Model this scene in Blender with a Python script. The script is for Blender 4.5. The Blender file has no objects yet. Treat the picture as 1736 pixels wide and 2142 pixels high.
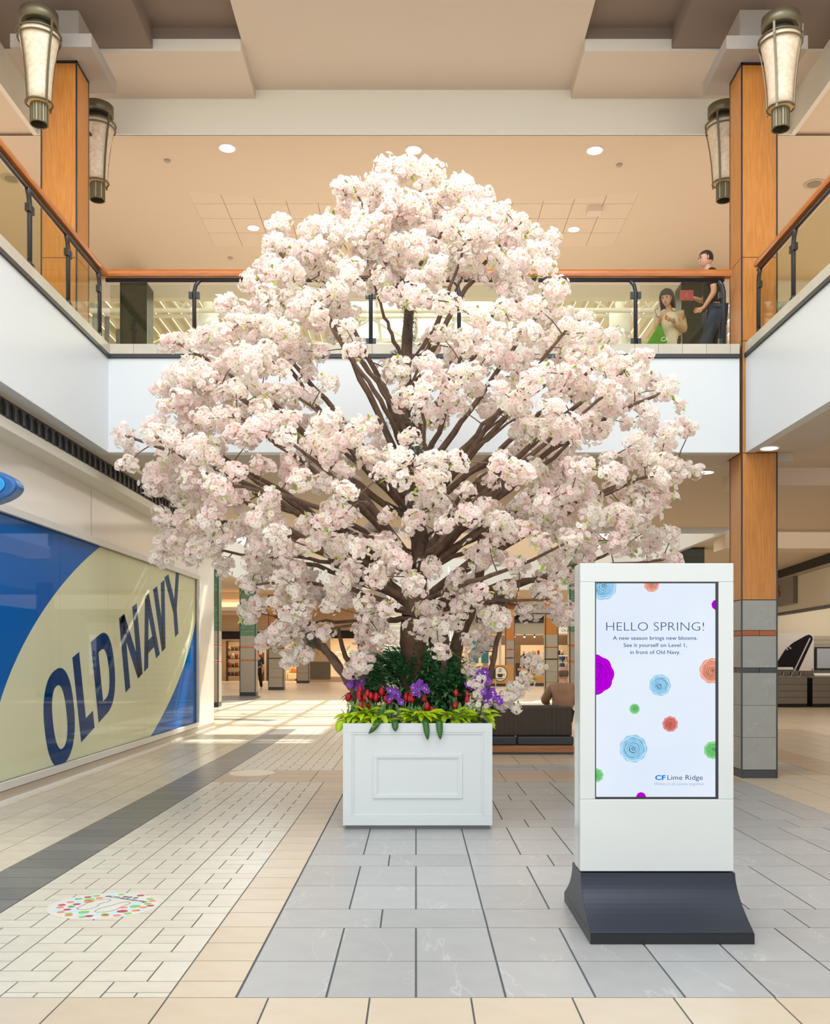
import bpy, bmesh, math, random
import numpy as np
from mathutils import Vector, Matrix
random.seed(7); np.random.seed(7)
R = random.Random(11)
C = bpy.context.scene.collection
SC = bpy.context.scene

# ---------------- camera ----------------
F = 2040.0; H = 1.55; VX = 870.0; VY = 1370.0
cam_d = bpy.data.cameras.new('camera'); cam = bpy.data.objects.new('camera', cam_d); C.objects.link(cam)
cam.location = (0, 0, H); cam.rotation_euler = (math.radians(90), 0, 0)
cam_d.sensor_fit = 'HORIZONTAL'; cam_d.sensor_width = 36.0; cam_d.lens = F/1736*36
cam_d.shift_x = -(VX-868)/1736; cam_d.shift_y = (VY-1071)/1736
cam_d.clip_start = 0.1; cam_d.clip_end = 300
SC.camera = cam
# ---------------- world, exposure ----------------
w = bpy.data.worlds.new('world'); SC.world = w; w.use_nodes = True
bg = w.node_tree.nodes['Background']; bg.inputs[0].default_value = (0.955, 0.98, 1.0, 1); bg.inputs[1].default_value = 1.85
SC.cycles.max_bounces = 12; SC.cycles.diffuse_bounces = 7; SC.cycles.transparent_max_bounces = 24
SC.view_settings.view_transform = 'Standard'; SC.view_settings.look = 'None'
SC.view_settings.gamma = 1; SC.view_settings.use_curve_mapping = False; SC.view_settings.exposure = 0.0
# ---------------- sun and area lamps ----------------
def lamp(name, kind, loc, energy, col=(1,1,1), rot=(0,0,0), **kw):
    d = bpy.data.lights.new(name, kind); d.energy = energy; d.color = col
    for k, v in kw.items(): setattr(d, k, v)
    o = bpy.data.objects.new(name, d); C.objects.link(o); o.location = loc; o.rotation_euler = rot
    return o
SUN_DIR = Vector((-0.42, -1.0, -1.25)).normalized()
so = lamp('sun', 'SUN', (0, 30, 20), 9, (1, .95, .86), angle=math.radians(0.6))
so.rotation_euler = SUN_DIR.to_track_quat('-Z', 'Y').to_euler()
WARM = (1.0, .78, .55)
lamp('skylight', 'AREA', (.1, 5.5, 11.5), 700, (.97, .99, 1), (math.radians(8), 0, 0), shape='RECTANGLE', size=6.5, size_y=7)
# added uplights in mid-air that brighten the upper ceilings, not real fittings
for nm, loc, sx, sy, e in [
    ('upper_hall_fill', (0, 17.0, 5.6), 9, 4.5, 120),
    ('upper_right_fill', (9.0, 11.0, 5.6), 5, 9, 130),
    ('upper_left_fill', (-8.8, 11.0, 5.6), 5, 9, 140)]:
    o = lamp(nm, 'AREA', loc, e, (1, .93, .86), (math.pi, 0, 0), shape='RECTANGLE', size=sx, size_y=sy)
for nm, loc, sx, sy, e in [  # light of the lower ceiling fittings and the atrium, gathered into area lamps
    ('lower_hall_light', (-1, 16.3, 4.15), 9, 6, 120),
    ('lower_right_light', (9.0, 18.0, 4.15), 5, 14, 150),
    ('far_left_light', (-9, 44, 3.9), 12, 18, 420),
    ('far_right_light', (6, 44, 3.9), 10, 12, 420),
    ('atrium_light', (0, 28.5, 11.5), 10, 14, 900)]:
    o = lamp(nm, 'AREA', loc, e, (1, .92, .82) if 'atrium' not in nm else (1,.97,.92), (0, 0, 0), shape='RECTANGLE', size=sx, size_y=sy)

# ---------------- helpers ----------------
def P(x, y, Y):
    """point of the place seen at photo pixel (x, y) and distance Y"""
    return Vector(((x-VX)*Y/F, Y, H-(y-VY)*Y/F))
def lin(c):
    c = c/255.0
    return c/12.92 if c <= .04045 else ((c+.055)/1.055)**2.4
def L(rgb): return (lin(rgb[0]), lin(rgb[1]), lin(rgb[2]), 1)
MATS = {}
def mat(name, rgb, rough=.5, metal=0, rgb2=None, scale=6, stretch=None, detail=4, island=0, bump=0, spec=.5, emit=0, coat=0, bscale=None):
    if name in MATS: return MATS[name]
    m = bpy.data.materials.new(name); m.use_nodes = True; nt = m.node_tree; N = nt.nodes; K = nt.links
    b = N['Principled BSDF']; b.inputs['Base Color'].default_value = L(rgb)
    b.inputs['Roughness'].default_value = rough; b.inputs['Metallic'].default_value = metal
    b.inputs['Specular IOR Level'].default_value = spec
    b.inputs['Coat Weight'].default_value = coat; b.inputs['Coat Roughness'].default_value = .08
    if emit:
        b.inputs['Emission Color'].default_value = L(rgb); b.inputs['Emission Strength'].default_value = emit
    if rgb2 is not None or bump:
        tc = N.new('ShaderNodeTexCoord'); mp = N.new('ShaderNodeMapping'); K.new(tc.outputs['Object'], mp.inputs[0])
        if stretch: mp.inputs['Scale'].default_value = stretch
        no = N.new('ShaderNodeTexNoise'); no.inputs['Scale'].default_value = scale; no.inputs['Detail'].default_value = detail
        no.inputs['Roughness'].default_value = .6
        K.new(mp.outputs[0], no.inputs['Vector'])
        if rgb2 is not None:
            mx = N.new('ShaderNodeMix'); mx.data_type = 'RGBA'
            mx.inputs['A'].default_value = L(rgb); mx.inputs['B'].default_value = L(rgb2)
            mr = N.new('ShaderNodeMapRange'); mr.inputs['From Min'].default_value = .3; mr.inputs['From Max'].default_value = .7
            K.new(no.outputs['Fac'], mr.inputs['Value'])
            src = mr.outputs[0]
            if island:
                g = N.new('ShaderNodeNewGeometry'); oi = N.new('ShaderNodeObjectInfo')
                ad = N.new('ShaderNodeMath'); ad.operation = 'ADD'; fr = N.new('ShaderNodeMath'); fr.operation = 'FRACT'
                K.new(g.outputs['Random Per Island'], ad.inputs[0]); K.new(oi.outputs['Random'], ad.inputs[1]); K.new(ad.outputs[0], fr.inputs[0])
                m2 = N.new('ShaderNodeMix'); m2.data_type = 'FLOAT'; m2.inputs['Factor'].default_value = island
                K.new(mr.outputs[0], m2.inputs['A']); K.new(fr.outputs[0], m2.inputs['B']); src = m2.outputs['Result']
            K.new(src, mx.inputs['Factor']); K.new(mx.outputs['Result'], b.inputs['Base Color'])
        if bump:
            bp = N.new('ShaderNodeBump'); bp.inputs['Strength'].default_value = bump; bp.inputs['Distance'].default_value = .01
            if bscale:
                n2 = N.new('ShaderNodeTexNoise'); n2.inputs['Scale'].default_value = bscale; K.new(mp.outputs[0], n2.inputs['Vector']); K.new(n2.outputs['Fac'], bp.inputs['Height'])
            else: K.new(no.outputs['Fac'], bp.inputs['Height'])
            K.new(bp.outputs[0], b.inputs['Normal'])
    MATS[name] = m
    return m
def veined(name, rgb, rgb2, vein, rough=.35, amount=.5):
    """stone tile: mottled, each tile its own tone, thin pale veins"""
    m = mat(name, rgb, rough, rgb2=rgb2, scale=5, island=.55, detail=8)
    nt = m.node_tree; N = nt.nodes; K = nt.links; b = N['Principled BSDF']
    src = b.inputs['Base Color'].links[0].from_socket
    tc = N.new('ShaderNodeTexCoord'); mp = N.new('ShaderNodeMapping'); mp.inputs['Rotation'].default_value = (0.4, 0.3, .9)
    mp.inputs['Scale'].default_value = (1, .35, .8)
    g2 = N.new('ShaderNodeNewGeometry'); o2 = N.new('ShaderNodeObjectInfo'); av = N.new('ShaderNodeMath'); av.operation = 'ADD'
    K.new(g2.outputs['Random Per Island'], av.inputs[0]); K.new(o2.outputs['Random'], av.inputs[1])
    sv = N.new('ShaderNodeVectorMath'); sv.operation = 'SCALE'; sv.inputs['Scale'].default_value = 37; cv = N.new('ShaderNodeCombineXYZ')
    for q_ in range(3): K.new(av.outputs[0], cv.inputs[q_])
    K.new(cv.outputs[0], sv.inputs[0]); vv = N.new('ShaderNodeVectorMath'); K.new(tc.outputs['Object'], vv.inputs[0]); K.new(sv.outputs[0], vv.inputs[1])
    K.new(vv.outputs[0], mp.inputs[0])
    n = N.new('ShaderNodeTexNoise'); n.inputs['Scale'].default_value = 2.6; n.inputs['Detail'].default_value = 5; n.inputs['Distortion'].default_value = .6
    K.new(mp.outputs[0], n.inputs['Vector'])
    s = N.new('ShaderNodeMath'); s.operation = 'SUBTRACT'; s.inputs[1].default_value = .5; K.new(n.outputs['Fac'], s.inputs[0])
    a = N.new('ShaderNodeMath'); a.operation = 'ABSOLUTE'; K.new(s.outputs[0], a.inputs[0])
    mr = N.new('ShaderNodeMapRange'); mr.inputs['From Min'].default_value = 0; mr.inputs['From Max'].default_value = .006
    mr.inputs['To Min'].default_value = amount; mr.inputs['To Max'].default_value = 0; K.new(a.outputs[0], mr.inputs['Value'])
    mx = N.new('ShaderNodeMix'); mx.data_type = 'RGBA'; K.new(mr.outputs[0], mx.inputs['Factor']); K.new(src, mx.inputs['A'])
    mx.inputs['B'].default_value = L(vein); K.new(mx.outputs['Result'], b.inputs['Base Color'])
    return m
def glass(name, tint=(235,240,230), refl=.12, opacity=0):
    m = bpy.data.materials.new(name); m.use_nodes = True; nt = m.node_tree; N = nt.nodes; K = nt.links
    N.remove(N['Principled BSDF']); out = N['Material Output']
    t = N.new('ShaderNodeBsdfTransparent'); t.inputs[0].default_value = L(tint)
    g = N.new('ShaderNodeBsdfGlossy'); g.inputs['Roughness'].default_value = .02; g.inputs[0].default_value = (1,1,1,1)
    lw = N.new('ShaderNodeLayerWeight'); lw.inputs[0].default_value = .5
    fr = N.new('ShaderNodeMath'); fr.operation = 'POWER'; fr.inputs[1].default_value = 5.0; K.new(lw.outputs['Facing'], fr.inputs[0])
    ml = N.new('ShaderNodeMath'); ml.operation = 'MULTIPLY_ADD'; ml.inputs[1].default_value = .13; ml.inputs[2].default_value = refl*.12; ml.use_clamp = True
    K.new(fr.outputs[0], ml.inputs[0])
    mx = N.new('ShaderNodeMixShader'); K.new(ml.outputs[0], mx.inputs[0]); K.new(t.outputs[0], mx.inputs[1]); K.new(g.outputs[0], mx.inputs[2])
    K.new(mx.outputs[0], out.inputs['Surface']); MATS[name] = m
    return m

class MB:
    """collects simple shapes; build() links them as one mesh object"""
    def __init__(s): s.v = []; s.f = []; s.m = []; s.sm = []
    def add(s, vs, fs, mi=0, smooth=False):
        o = len(s.v); s.v += [tuple(v) for v in vs]
        for f in fs: s.f.append(tuple(i+o for i in f)); s.m.append(mi); s.sm.append(smooth)
    def box(s, x0, x1, y0, y1, z0, z1, mi=0, bottom=True):
        if x1 < x0: x0, x1 = x1, x0
        vs = [(x0,y0,z0),(x1,y0,z0),(x1,y1,z0),(x0,y1,z0),(x0,y0,z1),(x1,y0,z1),(x1,y1,z1),(x0,y1,z1)]
        fs = [(4,5,6,7),(0,1,5,4),(1,2,6,5),(2,3,7,6),(3,0,4,7)]
        if bottom: fs.append((3,2,1,0))
        s.add(vs, fs, mi); return s
    def bar(s, a, b, w_, t_, mi=0, up=(0,0,1)):
        a = Vector(a); b = Vector(b); d = (b-a).normalized(); u = Vector(up)
        if abs(d.dot(u)) > .98: u = Vector((0,1,0))
        sd = d.cross(u).normalized()*w_/2; u2 = sd.cross(d).normalized()*t_/2
        vs = [a-sd-u2, a+sd-u2, a+sd+u2, a-sd+u2, b-sd-u2, b+sd-u2, b+sd+u2, b-sd+u2]
        s.add(vs, [(0,3,2,1),(4,5,6,7),(0,1,5,4),(1,2,6,5),(2,3,7,6),(3,0,4,7)], mi); return s
    def tube(s, pts, rad, n=8, mi=0, cap=True, twist=0):
        pts = [Vector(p) for p in pts]
        if not hasattr(rad, '__len__'): rad = [rad]*len(pts)
        vs = []; u = None
        for i, p in enumerate(pts):
            d = (pts[min(i+1, len(pts)-1)]-pts[max(i-1, 0)]).normalized()
            if u is None:
                u = d.orthogonal().normalized()
            u = (u - d*u.dot(d)).normalized(); v = d.cross(u)
            for k in range(n):
                a = 2*math.pi*k/n
                vs.append(p+(u*math.cos(a)+v*math.sin(a))*rad[i])
        fs = []
        for i in range(len(pts)-1):
            for k in range(n):
                k2 = (k+1) % n
                fs.append((i*n+k, i*n+k2, (i+1)*n+k2, (i+1)*n+k))
        s.add(vs, fs, mi, True)
        if cap:
            o = len(s.v)-len(vs)
            s.f.append(tuple(o+k for k in reversed(range(n)))); s.m.append(mi); s.sm.append(False)
            o2 = len(s.v)-n
            s.f.append(tuple(o2+k for k in range(n))); s.m.append(mi); s.sm.append(False)
        return s
    def lathe(s, prof, cx=0, cy=0, n=24, mi=0, sx=1, sy=1, smooth=True):
        vs = []; fs = []
        for r, z in prof:
            for k in range(n):
                a = 2*math.pi*k/n; vs.append((cx+r*math.cos(a)*sx, cy+r*math.sin(a)*sy, z))
        for i in range(len(prof)-1):
            for k in range(n):
                k2 = (k+1) % n; fs.append((i*n+k, i*n+k2, (i+1)*n+k2, (i+1)*n+k))
        s.add(vs, fs, mi, smooth)
        o = len(s.v)-len(vs)
        if prof[0][0] > 1e-4: s.f.append(tuple(o+k for k in reversed(range(n)))); s.m.append(mi); s.sm.append(False)
        if prof[-1][0] > 1e-4: s.f.append(tuple(o+(len(prof)-1)*n+k for k in range(n))); s.m.append(mi); s.sm.append(False)
        return s
    def ball(s, c, r, mi=0, n=10, m=7):
        rx, ry, rz = r if hasattr(r, '__len__') else (r, r, r)
        pr = [(max(math.sin(math.pi*i/m), 1e-5), -math.cos(math.pi*i/m)) for i in range(m+1)]
        vs = []; fs = []
        for q, z in pr:
            for k in range(n):
                a = 2*math.pi*k/n; vs.append((c[0]+q*math.cos(a)*rx, c[1]+q*math.sin(a)*ry, c[2]+z*rz))
        for i in range(m):
            for k in range(n):
                k2 = (k+1) % n; fs.append((i*n+k, i*n+k2, (i+1)*n+k2, (i+1)*n+k))
        s.add(vs, fs, mi, True); return s
    def prism(s, poly, fn, t, mi=0):
        """polygon (u,v) extruded: fn(u,v,w) -> point, w from 0 to t"""
        n = len(poly); vs = [fn(u, v, 0) for u, v in poly]+[fn(u, v, t) for u, v in poly]
        fs = [tuple(range(n))[::-1], tuple(range(n, 2*n))]+[(i, (i+1) % n, n+(i+1) % n, n+i) for i in range(n)]
        s.add(vs, fs, mi); return s
    def mesh(s, name, mats):
        me = bpy.data.meshes.new(name); me.from_pydata(s.v, [], s.f)
        for m in (mats if isinstance(mats, (list, tuple)) else [mats]): me.materials.append(m)
        me.polygons.foreach_set('material_index', s.m); me.polygons.foreach_set('use_smooth', s.sm)
        me.update(); return me
    def build(s, name, mats, parent=None, kind=None, bevel=0):
        if parent is not None:
            o = gloc(parent); s.v = [(v[0]-o[0], v[1]-o[1], v[2]-o[2]) for v in s.v]
            loc = (0, 0, 0)
        else: loc = (0, 0, 0)
        me = s.mesh(name, mats); ob = bpy.data.objects.new(name, me); C.objects.link(ob); ob.location = loc
        if parent is not None: ob.parent = parent
        GL[ob.name] = gloc(parent) if parent is not None else (0, 0, 0)
        if kind: ob['kind'] = kind
        if bevel:
            b = ob.modifiers.new('bevel', 'BEVEL'); b.width = bevel; b.segments = 2; b.limit_method = 'ANGLE'
            b.harden_normals = False
        return ob
GL = {}
def gloc(o): return GL[o.name]
def tag(o, label, cat, group=None, kind=None):
    o['label'] = label; o['category'] = cat
    if group: o['group'] = group
    if kind: o['kind'] = kind
    return o
def thing(name, label, cat, loc=(0,0,0), group=None):
    o = bpy.data.objects.new(name, None); C.objects.link(o); o.location = loc; GL[o.name] = tuple(loc)
    o.empty_display_size = .1
    return tag(o, label, cat, group)
def struct(name, loc=(0,0,0)):
    o = bpy.data.objects.new(name, None); C.objects.link(o); o.location = loc; GL[o.name] = tuple(loc); o['kind'] = 'structure'
    return o
def bx(name, m, x0, x1, y0, y1, z0, z1, parent=None, kind=None, bevel=0):
    return MB().box(x0, x1, y0, y1, z0, z1).build(name, m, parent, kind, bevel)
def copy_tree(o, parent=None, label=None, group=None, loc=None, rz=None):
    c = o.copy(); C.objects.link(c); c.parent = parent
    GL[c.name] = GL.get(o.name, (0,0,0))
    if label: c['label'] = label
    if group: c['group'] = group
    if loc is not None: c.location = loc; GL[c.name] = tuple(loc)
    if rz is not None: c.rotation_euler = (0, 0, rz)
    for ch in o.children: copy_tree(ch, c)
    return c
_tx = {}
def text_verts(body, size=1, offset=0, align='LEFT', space=1, extrude=0):
    cu = bpy.data.curves.new('t', 'FONT'); cu.body = body; cu.size = size; cu.offset = offset; cu.align_x = align
    cu.space_character = space; cu.extrude = extrude; cu.resolution_u = 3
    ob = bpy.data.objects.new('t', cu); C.objects.link(ob)
    dg = bpy.context.evaluated_depsgraph_get(); dg.update()
    me = bpy.data.meshes.new_from_object(ob.evaluated_get(dg))
    vs = [v.co.copy() for v in me.vertices]; fs = [tuple(p.vertices) for p in me.polygons]
    bpy.data.objects.remove(ob); bpy.data.curves.remove(cu); bpy.data.meshes.remove(me)
    return vs, fs
def text_part(name, body, size, fn, m, parent, offset=0, align='LEFT', width=None, space=1):
    vs, fs = text_verts(body, size, offset, align, space)
    if width:
        xs = [v.x for v in vs]; k = width/(max(xs)-min(xs)); mid = {'LEFT': min(xs), 'CENTER': (max(xs)+min(xs))/2, 'RIGHT': max(xs)}[align]
        for v in vs: v.x = (v.x-mid)*k
    mb = MB(); mb.add([fn(v.x, v.y) for v in vs], fs); return mb.build(name, m, parent)
def skin(name, joints, edges, mats, parent, sub=2, root=None):
    """joints {key:(x,y,z,r)}; one continuous skinned surface"""
    keys = list(joints); me = bpy.data.meshes.new(name)
    o = gloc(parent) if parent is not None else (0,0,0)
    me.from_pydata([(joints[k][0], joints[k][1], joints[k][2]) for k in keys], [(keys.index(a), keys.index(b)) for a, b in edges], [])
    ob = bpy.data.objects.new(name, me); C.objects.link(ob)
    sk = ob.modifiers.new('s', 'SKIN'); sk.use_smooth_shade = True
    for i, k in enumerate(keys):
        d = me.skin_vertices[0].data[i]; r = joints[k][3]; d.radius = (r, r) if not hasattr(r, '__len__') else r
        d.use_root = (k == (root or keys[0]))
    ob.modifiers.new('u', 'SUBSURF').levels = sub
    dg = bpy.context.evaluated_depsgraph_get(); dg.update()
    nm = bpy.data.meshes.new_from_object(ob.evaluated_get(dg)); ob.modifiers.clear(); ob.data = nm
    nm.transform(Matrix.Translation((-o[0], -o[1], -o[2])))
    nm.materials.clear()
    for m in (mats if isinstance(mats, (list, tuple)) else [mats]): nm.materials.append(m)
    for p in nm.polygons: p.use_smooth = True; p.material_index = 0
    ob.parent = parent; GL[ob.name] = o
    return ob

# ---------------- materials ----------------
WHITE = mat('white_paint', (236, 238, 236), .55)
FASCIA = mat('fascia_white', (219, 225, 228), .35)
BEIGE = mat('beige_ceiling', (216, 199, 177), .8)
SOFF = mat('soffit_paint', (206, 196, 182), .8)
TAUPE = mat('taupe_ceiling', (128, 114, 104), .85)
BULK = mat('bulkhead_paint', (226, 224, 212), .75)
CAPM = mat('capital_paint', (164, 157, 149), .7)
WOOD = mat('column_veneer', (200, 136, 64), .38, rgb2=(174, 110, 44), scale=9, stretch=(6, 6, .35), detail=6, bump=.03)
RAILW = mat('handrail_wood', (192, 114, 46), .28, rgb2=(166, 90, 28), scale=8, stretch=(.6, .6, 5), coat=.2)
BLACK = mat('black_metal', (38, 42, 48), .32, spec=.6)
DARKTRIM = mat('dark_trim', (58, 60, 64), .4)
CURB = mat('curb_tile', (206, 202, 186), .35, rgb2=(190, 184, 168), island=.5)
STONE = veined('column_stone', (158, 160, 154), (144, 146, 140), (196, 196, 188), .4, .3)
STONEL = mat('pale_stone', (176, 170, 156), .5, rgb2=(160, 152, 138), scale=30, island=.3)
COPPER = mat('copper_tile', (176, 96, 40), .4, rgb2=(150, 74, 28), island=.5)
GRIDM = mat('slot_black', (22, 21, 22), .6)
GROUT = mat('grout', (78, 84, 86), .8)
GREENB = mat('green_glazed_brick', (104, 150, 118), .3, rgb2=(74, 116, 90), island=.7, scale=14)
GREEND = mat('dark_green_brick', (62, 76, 62), .4, rgb2=(48, 60, 50), island=.7, scale=14)
GLASS = glass('balustrade_glass', (243, 244, 232), .14)
CLEAR = glass('clear_glass', (238, 242, 240), .12)
EMW = mat('lit_diffuser', (255, 246, 228), .5, emit=2.2)
# ================= THE FLOOR =================
T_GREY = veined('grey_tile', (168, 171, 172), (151, 152, 152), (214, 214, 212), .30, .35)
T_WHITE = mat('white_tile', (208, 206, 194), .28, rgb2=(196, 190, 174), scale=9, island=.45, detail=8)
T_BEIGE = mat('beige_tile', (198, 188, 170), .28, rgb2=(189, 173, 151), scale=6, island=.45, detail=8)
T_SAND = mat('sand_tile', (216, 209, 191), .26, rgb2=(198, 188, 166), scale=7, island=.45, detail=8)
T_DARK = mat('dark_tile', (124, 124, 120), .3, rgb2=(96, 97, 96), scale=12, island=.45, detail=8)
T_BROWN_SHADED = mat('brown_and_shaded_tile', (186, 166, 142), .28, rgb2=(168, 148, 124), scale=7, island=.45)
TM = [T_GREY, T_WHITE, T_BEIGE, T_SAND, T_DARK, T_BROWN_SHADED]
floor = struct('floor')
MB().box(-18, 18, -3, 75, -.25, -.006).build('slab', GROUT, floor)
tiles = []
def grid(x0, x1, y0, y1, w_, d_, mi, xo=None, yo=None, ycut=None):
    xo = x0 if xo is None else xo; yo = y0 if yo is None else yo
    i = math.floor((x0-xo)/w_)
    while xo+i*w_ < x1-1e-4:
        a = max(x0, xo+i*w_); b = min(x1, xo+(i+1)*w_); j = math.floor((y0-yo)/d_)
        while yo+j*d_ < y1-1e-4:
            c = max(y0, yo+j*d_); d = min(y1, yo+(j+1)*d_)
            if b-a > .02 and d-c > .02: tiles.append((a, b, c, d, mi))
            j += 1
        i += 1
YS = 4.413
grid(-4.3, 8.0, -.5, YS, .4575, .4575, 2, xo=-.6665, yo=YS)
# grey field: 24x16 inch tiles, two rows lengthwise and one crosswise
y = YS-.087; k = 0; X0, X1 = -.816, 4.02
rows = []
while y < 11.9:
    for d, wdt, off in ((.607, .4065, 0), (.607, .4065, 0), (.406, .61, -.2026)):
        rows.append((max(y, YS), min(y+d, 11.9), wdt, off)); y += d
for a, b, wdt, off in rows:
    if b-a > .03: grid(X0, X1, a, b, wdt, 9, 0, xo=off, yo=a)
grid(-1.125, -.816, YS, 11.9, .4, .308, 2, xo=-1.125, yo=4.634)
def pinwheel(x0, y0, y1):
    m_ = .4575; t = m_/3; yy = 4.631-m_
    while yy < y1:
        for a, b, c, d in ((0, 2*t, 0, t), (2*t, m_, 0, 2*t), (t, m_, 2*t, m_), (0, t, t, m_), (t, 2*t, t, 2*t)):
            lo = max(yy+c, y0); hi = min(yy+d, y1)
            if hi-lo > .02: tiles.append((x0+a, x0+b, lo, hi, 1))
        yy += m_
for x in (-1.5825, -2.04, -2.4975):
    pinwheel(x, YS, 11.9); pinwheel(x, 13.1, 20.4)
grid(-2.97, -2.4975, YS, 20.4, .48, .308, 4, xo=-2.97, yo=4.634)
grid(-4.5, -2.97, YS, 20.4, .305, .308, 3, xo=-2.97, yo=4.634)
grid(-2.4975, 4.02, 11.9, 13.1, .6, .4, 5)  # beige tile band; its browner tone takes in some of the shade
grid(-1.125, -.816, 13.1, 20.4, .4, .308, 2, xo=-1.125)
grid(-.816, 5.3, 13.1, 13.75, .61, .325, 0, xo=-.2)
grid(-.816, 5.3, 13.75, 20.4, .4575, .4575, 2)
grid(4.02, 5.3, YS, 12.6, .4575, .4575, 2, yo=YS); grid(4.02, 5.3, 12.6, 13.1, .4575, .5, 5)
grid(5.3, 5.95, YS, 20.4, .65, .4575, 5); grid(5.95, 8.0, YS, 20.4, .4575, .4575, 2)
def vis(t):
    x, yc = (t[0]+t[1])/2, (t[2]+t[3])/2
    if yc < 4.0: return -1
    px = VX+x*F/yc; py = VY+H*F/t[3]
    if px < -60 or px > 1796 or py > 2150: return -1
    if 1205 < px < 1570 and 5.3 < yc < 6.1: return -1
    return (t[1]-t[0])*F/yc*H*F*(1/t[2]-1/t[3])
tiles.sort(key=vis, reverse=True)
G = .0043; mesh_cache = {}
for a, b, c, d, mi in tiles[:296]:
    key = (round(b-a, 3), round(d-c, 3), mi)
    if key not in mesh_cache:
        hw, hd = (b-a)/2-G, (d-c)/2-G
        if mi in (0,) : hw -= .001
        mesh_cache[key] = MB().box(-hw, hw, -hd, hd, -.008, 0, 0, False).mesh('tile', TM[mi])
    o = bpy.data.objects.new('tile', mesh_cache[key]); C.objects.link(o); o.parent = floor
    o.location = ((a+b)/2, (c+d)/2, 0)
mb = MB()
for a, b, c, d, mi in tiles[296:]: mb.box(a+G, b-G, c+G, d-G, -.008, 0, mi, False)
mb.build('paving', TM, floor, 'stuff')
# far floor: tiles too far to tell apart
def brickmat(name, c1, c2, mortar, sx, sy, ms=.004, rough=.3, off=.0, plane='XY'):
    m = bpy.data.materials.new(name); m.use_nodes = True; N = m.node_tree.nodes; K = m.node_tree.links; b = N['Principled BSDF']
    tc = N.new('ShaderNodeTexCoord'); mp = N.new('ShaderNodeMapping'); K.new(tc.outputs['Object'], mp.inputs[0])
    br = N.new('ShaderNodeTexBrick'); br.offset = off; br.inputs['Color1'].default_value = L(c1); br.inputs['Color2'].default_value = L(c2)
    br.inputs['Mortar'].default_value = L(mortar); br.inputs['Scale'].default_value = 1; br.inputs['Mortar Size'].default_value = ms
    br.inputs['Brick Width'].default_value = sx; br.inputs['Row Height'].default_value = sy
    if plane == 'XZ': mp.inputs['Rotation'].default_value = (math.radians(-90), 0, 0)
    K.new(mp.outputs[0], br.inputs['Vector']); K.new(br.outputs['Color'], b.inputs['Base Color']); b.inputs['Roughness'].default_value = rough
    return m
FARB = brickmat('far_beige_floor', (222, 208, 186), (212, 196, 170), (186, 172, 150), .61, .61)
MB().box(-18, 18, 20.4, 75, -.006, 0, 0, False).build('far_paving', FARB, floor, 'stuff')
mb = MB(); mb.box(-18, -4.5, -3, 20.4, -.006, 0, 0, False); mb.box(8, 18, -3, 20.4, -.006, 0, 0, False); mb.build('side_paving', FARB, floor, 'stuff')
# dark curved band in the far floor on the left, and a dark band to the right
def arc_band(cx, cy, r0, r1, a0, a1, n=24):
    mb = MB()
    for i in range(n):
        t0 = math.radians(a0+(a1-a0)*i/n); t1 = math.radians(a0+(a1-a0)*(i+1)/n)
        q = [(cx+r*math.cos(t), cy+r*math.sin(t)) for r, t in ((r0,t0),(r1,t0),(r1,t1),(r0,t1))]
        mb.add([(x, y, .0015) for x, y in q], [(0,1,2,3)])
    return mb
arc_band(-6.4, 16.2, 7.2, 7.75, 66, 88).build('dark_band', T_DARK, floor)
arc_band(-14.2, 34.5, 7.0, 8.6, -60, 20).build('dark_band', T_DARK, floor)

# ================= STRUCTURE =================
FX0, FX1, FY = -3.87, 4.14, 12.27          # the atrium's three fascia planes
ZS, ZF, ZC = 4.09, 5.30, 5.46              # soffit, fascia top, curb top
def fascia(name, x0, x1, y0, y1):
    r = struct(name)
    bx('panel', FASCIA, x0, x1, y0, y1, ZS, ZF, r)
    return r
# slabs of the upper level
s = struct('floor_upper'); 
MB().box(-18, FX0-.12, -3, FY+.1, 4.2, 5.28).box(FX1+.12, 18, -3, 21, 4.2, 5.28).box(-18, FX1+.12, FY+.1, 20.4, 4.2, 5.28)\
    .box(-18, -6.02, 20.4, 75, 4.2, 5.28).box(6.6, 18, 21, 75, 4.2, 5.28).box(-6.02, 6.6, 38.12, 75, 4.2, 5.28).build('slab', BEIGE, s)
r = fascia('wall_left_fascia', FX0-.12, FX0, -3, FY)
r = fascia('wall_back_fascia', FX0-.12, 4.07, FY, FY+.12)
r = fascia('wall_right_fascia', FX1, FX1+.12, -3, 12.25)
s = struct('ceiling_lower')
MB().box(FX0-.30, FX0-.12, -3, 20.9, ZS, 4.2).box(FX0-.12, FX0-.001, FY+.12, 20.3, ZS, 4.2).build('soffit', SOFF, s)
MB().box(FX0, 4.07, FY+.121, 13.1, ZS, 4.2).box(FX1+.12, 4.95, -3, 12.2, ZS, 4.2).box(4.07, 4.95, 12.8, 13.1, ZS, 4.2).build('soffit_edge', SOFF, s)
MB().box(4.6, 18, 13.8, 14.6, 3.95, 4.2).box(6.53, 18, 20.6, 21.4, 3.8, 4.2).build('bulkhead', BEIGE, s)
# far atrium
s = struct('wall_far_atrium')
MB().box(-6.02, -5.9, 20.4, 38, ZS, ZF).box(6.4, 6.52, 20.3, 38, ZS, ZF).box(-6.02, 6.52, 38, 38.12, ZS, ZF).box(-5.9, 6.4, 20.3, 20.42, ZS, ZF).build('panel', FASCIA, s)
MB().box(-6.02, 6.52, 40.5, 41, ZF, 9.0).build('upper_panel', BEIGE, s)
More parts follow.
